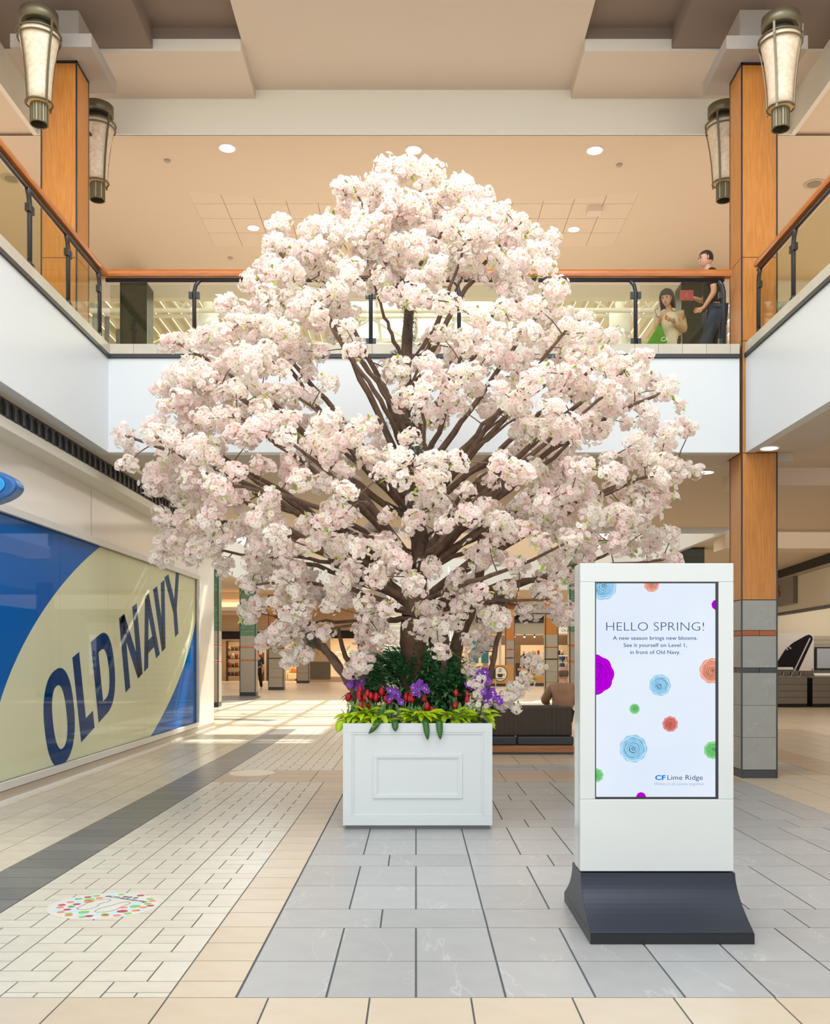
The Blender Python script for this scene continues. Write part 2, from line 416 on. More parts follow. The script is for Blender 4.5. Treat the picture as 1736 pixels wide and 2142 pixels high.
# storefront wall on the left
s = struct('wall_left')
WX = -4.33; Y0w, Y1w = 5.0, 20.9; GY0, GY1 = 8.62, 19.24; GZ0, GZ1 = .22, 3.04
SW = mat('storefront_white', (232, 230, 224), .12, spec=.6)
mb = MB(); mb.box(WX-.35, WX, Y0w, Y1w, 3.12, 3.82); mb.box(WX-.35, WX, Y0w, Y1w, 0, .14); mb.box(WX-.35, WX, Y0w, GY0-.08, .14, 3.12); mb.box(WX-.35, WX, GY1+.10, Y1w, .14, 3.12)
mb.box(WX-.6, WX-.35, Y0w, Y1w, 0, 3.82)
mb.build('panel', SW, s)
for yy in (9.7, 13.0, 16.3, 19.3):
    bx('joint', GRIDM, WX-.001, WX+.0015, yy, yy+.006, 3.13, 3.75, s)
bx('base', mat('base_stone', (196, 186, 170), .4), WX, WX+.02, Y0w, Y1w, 0, .12, s)
bx('base_edge', WHITE, WX+.02, WX+.045, Y0w, Y1w, 0, .03, s)
s = struct('trim_1')
bx('bulkhead', BULK, FX0-.48, FX0-.19, -3, Y1w, 3.79, 3.90, s)
mb = MB(); mb.box(FX0-.30, FX0-.22, -3, Y1w, 3.90, 4.09); mb.build('slot', GRIDM, s)
mb = MB(); yy = 6.0
SL = mat('slot_grille', (64, 62, 64), .5)
while yy < 20.5:
    mb.box(FX0-.22, FX0-.20, yy, yy+.055, 3.90, 4.09); 
    mb.prism([(yy+.055, 4.09), (yy+.055, 4.03), (yy+.09, 4.065), (yy+.13, 4.075), (yy+.17, 4.065), (yy+.205, 4.03), (yy+.205, 4.09)], lambda u, v, w_: (FX0-.22+w_, u, v), .02)
    yy += .205
mb.box(FX0-.22, FX0-.20, 6.0, 20.5, 3.90, 3.92)
mb.build('grille', SL, s, 'stuff')
# ---- the shop window with its film lettering ----
win = struct('window_1')
FRM = mat('window_frame', (214, 214, 212), .35)
mb = MB(); mb.box(WX, WX+.05, GY0-.08, GY1+.10, GZ1, GZ1+.08); mb.box(WX, WX+.05, GY0-.08, GY1+.10, GZ0-.08, GZ0)
mb.box(WX, WX+.05, GY0-.08, GY0, GZ0, GZ1); mb.box(WX, WX+.05, GY1, GY1+.10, GZ0, GZ1); mb.build('frame', FRM, win)
CREAM = mat('cream_film', (236, 240, 202), .9, rgb2=(228, 236, 206), scale=.5, spec=0)
BLUE = mat('blue_film', (0, 108, 200), .9, spec=0); NAVY = mat('navy_film', (0, 62, 126), .9, spec=0)
bx('backing', BLUE, WX-.03, WX-.022, GY0, GY1, GZ0, GZ1, win)
th = math.atan(.295)
ec, ez = 14.72, 1.63
pts = []
for i in range(96):
    a = 2*math.pi*i/96; u, v = 4.95*math.cos(a), 1.74*math.sin(a)
    pts.append((ec+u*math.cos(th)-v*math.sin(th), ez+u*math.sin(th)+v*math.cos(th)))
def clip(poly, lo, hi, ax):
    for lim, sg in ((lo, 1), (hi, -1)):
        out = []
        for i in range(len(poly)):
            p, q = poly[i], poly[(i+1) % len(poly)]; a = (p[ax]-lim)*sg; b = (q[ax]-lim)*sg
            if a >= 0: out.append(p)
            if (a >= 0) != (b >= 0):
                t = a/(a-b); out.append((p[0]+(q[0]-p[0])*t, p[1]+(q[1]-p[1])*t))
        poly = out
        if not poly: return poly
    return poly
def film(name, polys, m, off):
    mb = MB()
    for poly in polys:
        poly = clip(clip(poly, GZ0, GZ1, 1), GY0, GY1, 0)
        if len(poly) > 2: mb.prism(poly, lambda u, v, w_: (WX-.022+off+w_, u, v), .001)
    return mb.build(name, m, win)
film('oval', [pts], CREAM, .001)
def LT(u, v): return (12.67+u*math.cos(th)-v*math.sin(th), .413+u*math.sin(th)+v*math.cos(th))
def ring(cu, cv, ru, rv, tu, tv, a0, a1, n=28, p=1.0):
    out = []
    for i in range(n):
        t0 = math.radians(a0+(a1-a0)*i/n); t1 = math.radians(a0+(a1-a0)*(i+1)/n)
        def pt(t, s_):
            c_, s2 = math.cos(t), math.sin(t)
            return LT(cu+(ru-tu*s_)*math.copysign(abs(c_)**p, c_), cv+(rv-tv*s_)*math.copysign(abs(s2)**p, s2))
        out.append([pt(t0, 0), pt(t1, 0), pt(t1, 1), pt(t0, 1)])
    return out
hh = 1.15
letters = [
 ring(-.62, hh/2, .50, .60, .27, .20, 0, 360, 40, .85),
 [[LT(*p) for p in ((0,0),(.55,0),(.55,.24),(.26,.24),(.26,hh),(0,hh))]],
 [[LT(*p) for p in ((.73,0),(.99,0),(.99,hh),(.73,hh))], [LT(*p) for p in ((.98,0),(1.13,0),(1.13,.22),(.98,.22))], [LT(*p) for p in ((.98,hh-.22),(1.13,hh-.22),(1.13,hh),(.98,hh))]]+ring(1.12, hh/2, .50, hh/2, .26, .22, -90, 90, 20, .85),
 [[LT(*p) for p in q] for q in (((2.02,0),(2.27,0),(2.27,hh),(2.02,hh)), ((2.72,0),(2.97,0),(2.97,hh),(2.72,hh)), ((2.02,hh),(2.29,hh),(2.97,0),(2.70,0)))],
 [[LT(*p) for p in q] for q in (((3.06,0),(3.31,0),(3.68,hh),(3.45,hh)), ((3.81,0),(4.06,0),(3.68,hh),(3.45,hh)), ((3.25,.22),(3.85,.22),(3.79,.42),(3.33,.42)))],
 [[LT(*p) for p in q] for q in (((3.95,hh),(4.21,hh),(4.45,0),(4.2,0)), ((4.46,hh),(4.72,hh),(4.45,0),(4.2,0)))],
 [[LT(*p) for p in q] for q in (((5.15,0),(5.41,0),(5.41,.5),(5.15,.5)), ((4.72,hh+.04),(5.0,hh+.04),(5.41,.45),(5.15,.45)), ((5.58,hh+.04),(5.86,hh+.04),(5.41,.45),(5.15,.45)))],
]
for l_ in letters: film('letter', l_, NAVY, .0025)
PG = glass('window_glass', (250, 250, 250), .10)
ed = [GY0, 9.95, 11.88, 13.73, 15.58, 17.39, GY1]
for a, b in zip(ed[:-1], ed[1:]): bx('glass_pane', PG, WX-.012, WX-.004, a+.006, b-.006, GZ0, GZ1, win)

# blade sign at the left edge
t = thing('shop_sign', 'blue oval blade sign projecting above the big shop window', 'sign', (-4.33, 8.3, 2.98))
SB = mat('sign_rim', (16, 92, 160), .25, coat=.4); SF = mat('sign_face', (28, 150, 222), .3, coat=.5)
def oval(cx, cz, a, b, n=48): return [(cx+a*math.cos(2*math.pi*i/n), cz+b*math.sin(2*math.pi*i/n)) for i in range(n)]
mb = MB(); mb.prism(oval(-3.92, 2.98, .55, .18), lambda u, v, w_: (u, 8.22+w_, v), .2); mb.build('case', SB, t, bevel=.03)
mb = MB(); mb.prism(oval(-3.95, 2.985, .49, .15), lambda u, v, w_: (u, 8.20+w_, v), .02); mb.build('face', SF, t, bevel=.006)
bx('bracket', BLACK, -4.33, -4.2, 8.28, 8.36, 2.94, 3.02, t)

# ---- columns ----
def column(name, label, x0, y0, ztop, zbot=0, size=.455, tile=True, cap=True, wood=WOOD):
    x1, y1 = x0+size, y0+size
    t = thing(name, label, 'column', ((x0+x1)/2, (y0+y1)/2, zbot))
    g = .012; tw = 2.24
    if tile:
        bx('core', GRIDM, x0+.02, x1-.02, y0+.02, y1-.02, zbot, ztop-.02, t)
        zr = [(.106, .51, 0), (.51, .915, 0), (.915, 1.325, 0), (1.325, 1.385, 2), (1.39, 1.79, 0), (1.795, 1.855, 1), (1.86, 2.24, 0)]
        bx('base', DARKTRIM, x0+.005, x1-.005, y0+.005, y1-.005, zbot, zbot+.1, t)
        for a, b, k in zr:
            mm = [STONE, COPPER, DARKTRIM][k]
            if k == 0:
                bx('tile', mm, x0+g, x1-g, y0+.003, y0+.025, zbot+a+.002, zbot+b-.002, t); bx('tile', mm, x0+.003, x0+.025, y0+g, y1-g, zbot+a+.002, zbot+b-.002, t)
                bx('tile', mm, x1-.025, x1-.003, y0+g, y1-g, zbot+a+.002, zbot+b-.002, t)
            else:
                xm = (x0+x1)/2; ym = (y0+y1)/2
                for p, q in ((x0+g, xm-.003), (xm+.003, x1-g)): bx('border_tile', mm, p, q, y0+.003, y0+.025, zbot+a, zbot+b, t)
                for p, q in ((y0+g, ym-.003), (ym+.003, y1-g)): bx('border_tile', mm, x0+.003, x0+.025, p, q, zbot+a, zbot+b, t)
        wz = zbot+2.24
    else:
        wz = zbot
        bx('core', GRIDM, x0+.02, x1-.02, y0+.02, y1-.02, zbot, ztop-.02, t)
    js = [wz+.004]+[z for z in (4.09, 5.5, 6.55) if z > wz+.3]+[ztop-.03]
    for a, b in zip(js[:-1], js[1:]):
        bx('wood_panel', wood, x0+g, x1-g, y0+.003, y1-.003, a+.004, b-.004, t); bx('wood_panel', wood, x0+.003, x0+.03, y0+g, y1-g, a+.004, b-.004, t); bx('wood_panel', wood, x1-.03, x1-.003, y0+g, y1-g, a+.004, b-.004, t)
    for x in (x0, x1-.014):
        for y in (y0, y1-.014): bx('corner_trim', BLACK, x-.002, x+.016, y-.002, y+.016, zbot, ztop, t)
    bx('top_reveal', BLACK, x0-.002, x1+.002, y0-.002, y1+.002, ztop-.025, ztop, t)
    if cap:
        cx, cy = (x0+x1)/2, (y0+y1)/2
        bx('capital', CAPM, cx-.5, cx+.5, cy-.5, cy+.5, ztop, ztop+.165, t)
        bx('neck', CAPM, x0-.02, x1+.02, y0, y1, ztop+.165, 9.66, t)
    return t
column('column', 'wood clad column beside the digital sign, grey stone tiles below', 4.09, 12.26, 9.0)
column('column', 'wood clad column rising behind the left glass railing', -4.72, 12.27, 9.03, 5.28, tile=False)
# ---- upper ceilings ----
s = struct('ceiling')
MB().box(-2.33, 2.25, 10.8, 14.17, 9.76, 10.3).build('centre_soffit', SOFF, s)
MB().box(-5.5, -2.33, 13.05, 14.17, 9.63, 10.3).box(2.25, 5.45, 13.05, 14.17, 9.63, 10.3).build('side_soffit', SOFF, s)
MB().box(-5.5, -2.345, 13.045, 13.06, 9.632, 9.79).box(2.262, 5.45, 13.045, 13.06, 9.632, 9.79).build('soffit_edge', BULK, s)
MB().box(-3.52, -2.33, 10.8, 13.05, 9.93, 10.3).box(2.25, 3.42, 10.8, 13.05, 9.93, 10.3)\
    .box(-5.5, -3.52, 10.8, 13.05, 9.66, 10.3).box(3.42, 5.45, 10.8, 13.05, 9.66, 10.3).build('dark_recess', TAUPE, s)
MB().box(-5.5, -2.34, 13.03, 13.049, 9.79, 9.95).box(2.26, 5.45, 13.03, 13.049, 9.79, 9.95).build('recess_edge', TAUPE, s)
bk = struct('wall_bulkhead')
MB().box(-5.5, 5.45, 14.17, 14.20, 9.115, 10.3).box(5.45, 5.52, 2, 14.4, 9.115, 10.3).box(-5.57, -5.5, 2, 14.4, 9.115, 10.3).build('panel', BULK, bk)
# ceiling of the upper walkway with its arc edged drop
MB().box(-18, 18, 14.2, 19.8, 9.15, 9.35).box(5.52, 18, -3, 14.2, 9.15, 9.35).box(-18, -5.57, -3, 14.2, 9.15, 9.35).build('upper_plane', BEIGE, s)
mb = MB(); n = 40; xs = [-18+36*i/n for i in range(n+1)]
def arcY(x): return 14.5 if abs(x) > 11 else 16.42-.038*x*x
for a, b in zip(xs[:-1], xs[1:]):
    ya, yb = max(arcY(a), 14.42), max(arcY(b), 14.42)
    vs = [(a,14.2,9.11),(b,14.2,9.11),(b,yb,9.11),(a,ya,9.11),(a,14.2,9.15),(b,14.2,9.15),(b,yb,9.15),(a,ya,9.15)]
    mb.add(vs, [(0,3,2,1),(3,7,6,2)])
mb.build('arc_drop', BEIGE, s)
bx('downstand', BULK, -18, 14, 19.8, 20.0, 8.80, 9.3, s)
# ceiling panels: two fields of lay-in tiles
PAN = mat('ceiling_panel', (219, 202, 181), .8); PG2 = mat('panel_joint', (172, 150, 126), .8)
def pfield(x0, x1, nx):
    r_ = struct('ceiling_panels')
    bx('panel_backing', PG2, x0, x1, 15.9, 18.12, 9.146, 9.15, r_)
    wx = (x1-x0)/nx; ys = [15.9, 16.4, 16.96, 17.54, 18.12]
    for i in range(nx):
        for a, b in zip(ys[:-1], ys[1:]): bx('panel', PAN, x0+i*wx+.006, x0+(i+1)*wx-.006, a+.006, b-.006, 9.138, 9.147, r_)
pfield(-3.74, -.6, 6); pfield(.6, 3.66, 6)
# side walls of the upper level and lower level outer walls
s = struct('wall_outer')
MB().box(-18.2, -18, -3, 75, 0, 9.3).box(18, 18.2, -3, 75, 0, 9.3).build('panel', BEIGE, s)
# downlights
def downlight(x, y, z, r, label, grp):
    t = thing('ceiling_light', label, 'light', (x, y, z), grp)
    MB().lathe([(r*1.12, z-.012), (r*1.12, z)], x, y, 24).build('trim_ring', WHITE, t)
    MB().lathe([(r*.93, z-.016), (r*.93, z-.011)], x, y, 24).build('lens', EMW, t)
    return t
for x, y, lab in ((475, 309, 'round recessed ceiling light left of the tree top, near the bulkhead'), (865, 313, 'round recessed ceiling light directly above the tree top'), (1244, 314, 'round recessed ceiling light right of the tree top, near the bulkhead')):
    Y = (9.11-H)*F/(VY-y); downlight((x-VX)*Y/F, Y, 9.11, .115, lab, 'round lights in the upper ceiling')
for x, y, lab in ((530, 476, 'small round light set in the left field of ceiling panels'), (1200, 479, 'small round light set in the right field of ceiling panels')):
    Y = (9.138-H)*F/(VY-y); downlight((x-VX)*Y/F, Y, 9.138, .10, lab, 'round lights in the upper ceiling')
for x, y, lab in ((1475, 987, 'round light under the balcony left of the right column'), (1335, 1075, 'round light under the balcony above the digital sign, behind blossoms'), (590, 1040, 'round light under the balcony seen through the left branches')):
    Y = (4.2-H)*F/(VY-y); downlight((x-VX)*Y/F, Y, 4.2, .125, lab, 'round lights in the lower ceiling')
Y = 12.1; downlight(4.33, 11.95, 4.09, .11, 'small round light in the soffit edge above the right column', 'round lights in the lower ceiling')
for x, y, r, lab in ((350, 335, .04, 'small grey sprinkler cap left of the first ceiling light'), (867, 332, .04, 'small grey sprinkler cap just below the middle ceiling light'), (1295, 344, .04, 'small grey sprinkler cap right of the third ceiling light'), (482, 539, .04, 'small grey sprinkler cap above the left handrail')):
    zz = 9.11 if y < 400 else 9.15
    Y = (zz-H)*F/(VY-y); o = MB().lathe([(r, zz-.03), (r*1.2, zz)], (x-VX)*Y/F, Y, 14).build('sprinkler', mat('grey_plastic', (176,164,150), .5)); tag(o, lab, 'sprinkler', 'sprinkler caps')
for x, y, lab in ((1703, 384, 'round grey ceiling speaker above the right railing'), (24, 373, 'round grey ceiling speaker seen through the left railing glass')):
    Y = (9.15-H)*F/(VY-y); t = thing('ceiling_speaker', lab, 'speaker', ((x-VX)*Y/F, Y, 9.15), 'ceiling speakers')
    MB().lathe([(.165, 9.14), (.165, 9.15)], (x-VX)*Y/F, Y, 28).build('rim', mat('speaker_rim', (190,176,158), .6), t)
    MB().lathe([(.105, 9.132), (.105, 9.141)], (x-VX)*Y/F, Y, 28).build('grille', mat('speaker_grille', (150,138,122), .7), t)
Y = (9.138-H)*F/(VY-435)
o = bx('emergency_light', mat('fixture_pale', (222,206,190), .5), (1228-VX)*Y/F, (1257-VX)*Y/F, Y-.1, Y+.1, 9.04, 9.138); tag(o, 'small pale box fixture under the right ceiling panels', 'light')
# ================= RAILINGS =================
def railing(name, label, a, b, n_out, posts, hr0, hr1, first=0):
    """a,b ends at curb top (x,y); n_out: unit vector towards the void; posts: list of distances from a"""
    a = Vector((a[0], a[1], ZC)); b = Vector((b[0], b[1], ZC)); d = (b-a).normalized(); Lg = (b-a).length; n_ = Vector(n_out)
    t = thing(name, label, 'railing', tuple(a))
    def at(s_, z, off=0): return a+d*s_+n_*off+Vector((0,0,z))
    # handrail: round edged timber
    pr = [(-.05,.0),(-.055,.03),(-.05,.065),(-.03,.09),(.03,.09),(.05,.065),(.055,.03),(.05,.0)]
    mb = MB(); vs = []; 
    for s_ in (hr0, hr1): vs += [a+d*s_+n_*u+Vector((0,0,.89+v)) for u, v in pr]
    m_ = len(pr); mb.add(vs, [tuple(range(m_)), tuple(range(m_, 2*m_))[::-1]]+[(i, m_+i, m_+(i+1) % m_, (i+1) % m_) for i in range(m_)])
    mb.build('handrail', RAILW, t)
    MB().tube([at(posts[0], .855, 0), at(posts[-1], .855, 0)], .026, 10).build('under_rail', BLACK, t)
    for s_ in posts[first:]:
        MB().tube([at(s_, 0), at(s_, .70), at(s_+ (.02 if s_ < Lg/2 else -.02), .79), at(s_+(.07 if s_ < Lg/2 else -.07), .85)], .026, 10).build('post', BLACK, t)
        for q in (-1, 1):
            for z in (.07, .66):
                if (s_ == posts[0] and q == -1) or (s_ == posts[-1] and q == 1): continue
                c = at(s_+q*.045, z); MB().bar(c-Vector((0,0,.04)), c+Vector((0,0,.04)), .045, .05, up=n_).build('clamp', BLACK, t)
    for p, q in zip(posts[:-1], posts[1:]):
        c0 = at(p+.055, .02); c1 = at(q-.055, .02); e = n_*.005
        vs = [c0-e, c1-e, c1+e, c0+e]; vs = vs+[v+Vector((0,0,.77)) for v in vs]
        mb = MB(); mb.add(vs, [(0,1,2,3),(4,7,6,5),(0,4,5,1),(1,5,6,2),(2,6,7,3),(3,7,4,0)]); mb.build('glass_pane', GLASS, t)
    return t
RY = 12.40
railing('railing', 'back glass railing with wooden handrail running behind the tree', (-3.99, RY), (3.98, RY), (0,-1,0), [.05+1.122*i for i in range(8)]  , -.02, 7.99, 1)
railing('railing', 'left glass railing with wooden handrail and black posts', (-3.96, 12.31), (-3.96, 4.4), (1,0,0), [.10+1.105*i for i in range(7)], -.0, 7.9)
railing('railing', 'right glass railing ending in front of the tall column', (4.24, 12.1), (4.24, 4.5), (-1,0,0), [.03+1.115*i for i in range(7)], .02, 7.5)
# curbs: tiled, with dark trim
def curb(name, x0, x1, y0, y1, axis, s0, step):
    r_ = struct(name)
    bx('bed', GROUT, x0+.004, x1-.004, y0+.004, y1-.004, 5.28, ZC-.004, r_)
    lo, hi = (x0, x1) if axis == 0 else (y0, y1); p = s0
    while p > lo: p -= step
    while p < hi-.01:
        a, b = max(p, lo), min(p+step, hi)
        if b-a > .02:
            if axis == 0: bx('tile', CURB, a+.002, b-.002, y0, y1, 5.335, ZC, r_)
            else: bx('tile', CURB, x0, x1, a+.002, b-.002, 5.335, ZC, r_)
        p += step
    return r_
curb('trim_2', FX0-.25, 4.07, FY-.012, FY+.25, 0, .95, .30)
curb('trim_3', FX0-.25, FX0+.012, 4, FY-.014, 1, 0, .30)
curb('trim_4', FX1-.012, FX1+.25, 4, 12.24, 1, 0, .30)
s = struct('trim_5')
MB().box(FX0-.01, 4.06, FY-.022, FY, 5.285, 5.333).box(FX0, FX0+.022, 4, FY-.02, 5.285, 5.333).box(FX1-.022, FX1, 4, 12.24, 5.285, 5.333).build('curb_trim', DARKTRIM, s)
s = struct('trim_6'); MB().box(FX0, 4.07, FY-.004, FY, 4.09, 4.10).box(FX0+0, FX0+.004, -2, FY, 4.09, 4.10).build('fascia_edge', CAPM, s)
# ================= LANTERNS =================
BRZ = mat('bronze', (112, 106, 84), .4, metal=.6); BRD = mat('dark_bronze', (70, 66, 58), .5, metal=.4)
ALAB = mat('alabaster_shade', (232, 222, 200), .5, rgb2=(206, 184, 158), scale=16, detail=8, emit=.0)
def lantern(x, y, zt, side, label):
    t = thing('hanging_lantern', label, 'lantern', (x, y, zt-1.46), 'lanterns on the tall columns')
    z = zt-1.46
    MB().lathe([(.20, z+1.30), (.22, z+1.31), (.22, z+1.45), (.20, z+1.46)], x, y, 32).build('cap', BRZ, t)
    MB().lathe([(.15, z+1.18), (.15, z+1.31)], x, y, 28).build('neck', BRD, t)
    MB().lathe([(.138, z+.27), (.14, z+.40), (.15, z+.58), (.172, z+.80), (.205, z+1.0), (.232, z+1.13), (.236, z+1.17), (.20, z+1.18)], x, y, 32).build('shade', ALAB, t)
    for rr, zz in ((.25, 1.17), (.243, 1.10), (.155, .27)):
        mb = MB(); n = 32
        mb.tube([(x+rr*math.cos(2*math.pi*i/n), y+rr*math.sin(2*math.pi*i/n), z+zz) for i in range(n+1)], .011, 6, cap=False); mb.build('ring', BRZ, t)
    for k in range(4):
        a = math.pi/4+math.pi/2*k+.15; ca, sa = math.cos(a), math.sin(a)
        mb = MB(); pr = [(.150, .22), (.158, .40), (.170, .60), (.192, .80), (.222, 1.0), (.248, 1.12), (.252, 1.27)]
        for (r0, z0), (r1, z1) in zip(pr[:-1], pr[1:]): mb.bar((x+ca*r0*1.03, y+sa*r0*1.03, z+z0), (x+ca*r1*1.03, y+sa*r1*1.03, z+z1), .026, .010, up=(ca, sa, 0))
        mb.build('rod', BRZ, t)
    mb = MB(); n = 40; pr = []
    vs = []; 
    for zz in (0, .25):
        for k in range(n): 
            r_ = .098 if k % 2 else .105; vs.append((x+r_*math.cos(2*math.pi*k/n), y+r_*math.sin(2*math.pi*k/n), z+zz))
    mb.add(vs, [(k, (k+1) % n, n+(k+1) % n, n+k) for k in range(n)]); mb.tube([(x+.1*math.cos(2*math.pi*i/n), y+.1*math.sin(2*math.pi*i/n), z+.005) for i in range(n+1)], .009, 6, cap=False)
    mb.build('ribbed_tube', BRZ, t)
    MB().lathe([(.135, z+.262), (.10, z+.268)], x, y, 28).build('diffuser', mat('lantern_inner', (226, 196, 130), .5), t)
    ax = x+(-.17 if x < 0 else .17)
    MB().bar((x, y, z+.9), (ax, side, z+.9), .03, .03).bar((ax, side, z+.84), (ax, side, z+.96), .05, .02, up=(0,1,0)).build('wall_arm', BRD, t)
    t.scale = (1, 1, .91)
lantern(-4.49, 11.62, 9.33, 12.27, 'tall bronze and cream lantern on the near side of the left column')
lantern(-4.49, 13.75, 9.42, 12.73, 'tall bronze lantern half hidden behind the left column')
lantern(4.33, 11.58, 9.25, 12.26, 'tall bronze and cream lantern on the near side of the right column')
lantern(4.33, 13.72, 9.40, 12.72, 'tall bronze lantern half hidden behind the right column')
# ================= SKYLIGHT HALL BEYOND THE BACK RAILING =================
ROOF = mat('roof_steel_white', (232, 230, 220), .5)
DECK = mat('roof_deck', (222, 214, 194), .6)
s = struct('ceiling_skylight')
def deck(x0, x1, y0, y1, zl, zr):
    mb = MB(); p = .35; x = x0
    while x < x1:
        za = zl+(zr-zl)*(x-x0)/(x1-x0)
        for k, (a, b, za_, zb_) in enumerate(((0, .12, 0, 0), (.12, .175, 0, .13), (.175, .295, .13, .13), (.295, .35, .13, 0))):
            mb.add([(x+a, y0, za+za_), (x+b, y0, za+zb_), (x+b, y1, za+zb_), (x+a, y1, za+za_)], [(0,3,2,1)])
        x += p
    return mb
deck(-12, -2.4, 20.2, 46, 11.2, 12.6).build('deck', DECK, s, 'stuff')
deck(2.4, 12, 20.2, 41, 12.6, 11.2).build('deck', DECK, s, 'stuff')  # cut short so the sun reaches the floor at right
MB().box(-2.5, 2.5, 20.0, 26.8, 12.6, 12.8).build('deck_panel', DECK, s)
mb = MB()
for yb in (26.8, 28.1, 28.9, 31.5, 34.5, 37.5, 40.5, 43.5, 45.9): mb.box(-2.5, 2.5, yb, yb+.12, 12.5, 12.75)
for xb in (-2.5, -1.27, -.04, 1.2, 2.4): mb.box(xb, xb+.09, 26.8, 46, 12.52, 12.72)
mb.box(-2.5, 2.5, 28.1, 28.9, 12.6, 12.7)  # unseen solid strip added to break the sun into floor patches
mb.build('glazing_bars', ROOF, s)
mb = MB()
xs_ = [-2.5, -1.27, -.04, 1.2, 2.4]; ys_ = [26.8, 28.1, 31.5, 34.5, 37.5, 40.5, 43.5, 45.9]
for a, b in zip(xs_[:-1], xs_[1:]):
    for c, d in zip(ys_[:-1], ys_[1:]):
        q = MB(); q.add([(a+.09, c+.12, 12.62), (b, c+.12, 12.62), (b, d, 12.62), (a+.09, d, 12.62)], [(0,1,2,3)]); q.build('roof_pane', CLEAR, s)
# trusses
def truss(y, zb, x0, x1):
    t = thing('roof_truss', {23.5: 'nearest and lowest white tubular roof truss beyond the back railing', 27.2: 'middle white tubular roof truss beyond the back railing', 31.0: 'farthest white tubular roof truss beyond the back railing'}[y], 'truss', ((x0+x1)/2, y, zb), 'roof trusses in the skylight hall')
    zt = 11.9
    MB().tube([(x0, y, zb), (x1, y, zb)], .06, 8).build('bottom_chord', ROOF, t)
    MB().tube([(x0, y, zt-.5), (0, y, zt+.5), (x1, y, zt-.5)], .06, 8).build('top_chord', ROOF, t)
    n = 6
    for i in range(n):
        a = x0+(x1-x0)*i/n; b = x0+(x1-x0)*(i+1)/n; m_ = (a+b)/2
        def topz(x): return zt+.5-abs(x)/abs(x1)*1.0
        MB().tube([(a, y, zb), (m_, y, topz(m_))], .035, 6).build('diagonal', ROOF, t); MB().tube([(m_, y, topz(m_)), (b, y, zb)], .035, 6).build('diagonal', ROOF, t)
for y, zb in ((23.5, 9.85), (27.2, 11.0), (31.0, 11.4)): truss(y, zb, -8.5, 8.5)
# arched window frame at the middle far end
t = thing('arched_window', 'large arched window with radiating bars at the end of the skylight hall', 'window', (0, 33.5, 5.3))
mb = MB(); n = 24
for rr in (3.9, 2.6, 1.3):
    mb.tube([(rr*math.cos(math.pi*i/n), 33.5, 9.6+rr*.72*math.sin(math.pi*i/n)) for i in range(n+1)], .05, 6)
for k in range(1, 8):
    a = math.pi*k/8; mb.tube([(0, 33.5, 9.6), (3.9*math.cos(a), 33.5, 9.6+3.9*.72*math.sin(a))], .035, 6)
mb.tube([(-3.9, 33.5, 9.6), (3.9, 33.5, 9.6)], .06, 6); mb.tube([(-3.9, 33.5, 9.6), (-3.9, 33.5, 5.28)], .06, 6).tube([(3.9, 33.5, 9.6), (3.9, 33.5, 5.28)], .06, 6); mb.build('arch_frame', ROOF, t)
q = MB(); q.add([(0, 33.55, 9.6)]+[(3.9*math.cos(math.pi*i/n), 33.55, 9.6+3.9*.72*math.sin(math.pi*i/n)) for i in range(n+1)], [(0, i+1, i+2) for i in range(n)]); q.build('arch_glass', CLEAR, t)
# clerestory side windows
for sx, nm in ((-1, 'window_2'), (1, 'window_3')):
    r_ = struct(nm); X = 9.2*sx
    mb = MB()
    y = 20.2
    while y < 40: mb.box(X-.06, X+.06, y, y+.1, 8.2, 12); y += 1.1
    mb.box(X-.06, X+.06, 20, 40, 8.2, 8.35).box(X-.06, X+.06, 20, 40, 10.3, 10.4); mb.build('mullions', mat('window_mullion', (120, 128, 134), .5), r_)
    q = MB(); q.add([(X, 20.2, 8.3), (X, 40, 8.3), (X, 40, 12), (X, 20.2, 12)], [(0,1,2,3)]); q.build('glass_pane', CLEAR, r_)
    bx('wall_panel', BEIGE, X-.1, X+.1, 20, 40, 5.3, 8.2, r_)
# white clad roof columns
def roofcol(x, y, lab):
    t = thing('roof_column', lab, 'column', (x, y, 5.3))
    MB().lathe([(.19, 5.3), (.19, 9.45)], x, y, 24).build('shaft', ROOF, t)
    MB().lathe([(.19, 9.42), (.262, 9.44), (.262, 9.98), (.19, 10.0)], x, y, 24).build('drum', WHITE, t)
    MB().tube([(x, y, 9.98), (x, y, 10.5)], .12, 10).build('stem', ROOF, t)
    for dx, dy in ((-.9, 0), (.9, 0), (-.35, .5), (.35, .5)): MB().tube([(x, y, 10.1), (x+dx, y+dy, 12.1)], .07, 8).build('branch_strut', ROOF, t)
roofcol(-5.12, 24, 'white round roof column with a drum, left behind the back railing')
roofcol(5.02, 24, 'white round roof column with a drum, left of the woman with the phone')
# dark green brick piers on the upper level
DGB = brickmat('dark_green_brick_wall', (54, 62, 48), (44, 52, 42), (34, 40, 36), .10, .035, .003, .45, .5, 'XZ')
GBW = brickmat('green_brick_wall', (104, 146, 120), (86, 118, 86), (64, 92, 78), .2, .075, .006, .3, .5, 'XZ')
for x0, x1, lab in ((-5.72, -5.22, 'dark green brick pier behind the left end of the back railing'), (5.15, 5.68, 'dark green brick pier behind the man in black')):
    t = thing('brick_pier', lab, 'column', ((x0+x1)/2, 19.1, 5.3))
    bx('brickwork', DGB, x0, x1, 18.9, 19.4, 5.3, 8.78, t)
    for x in (x0, x1): bx('corner_trim', BLACK, x-.012, x+.012, 18.885, 18.91, 5.3, 8.78, t)
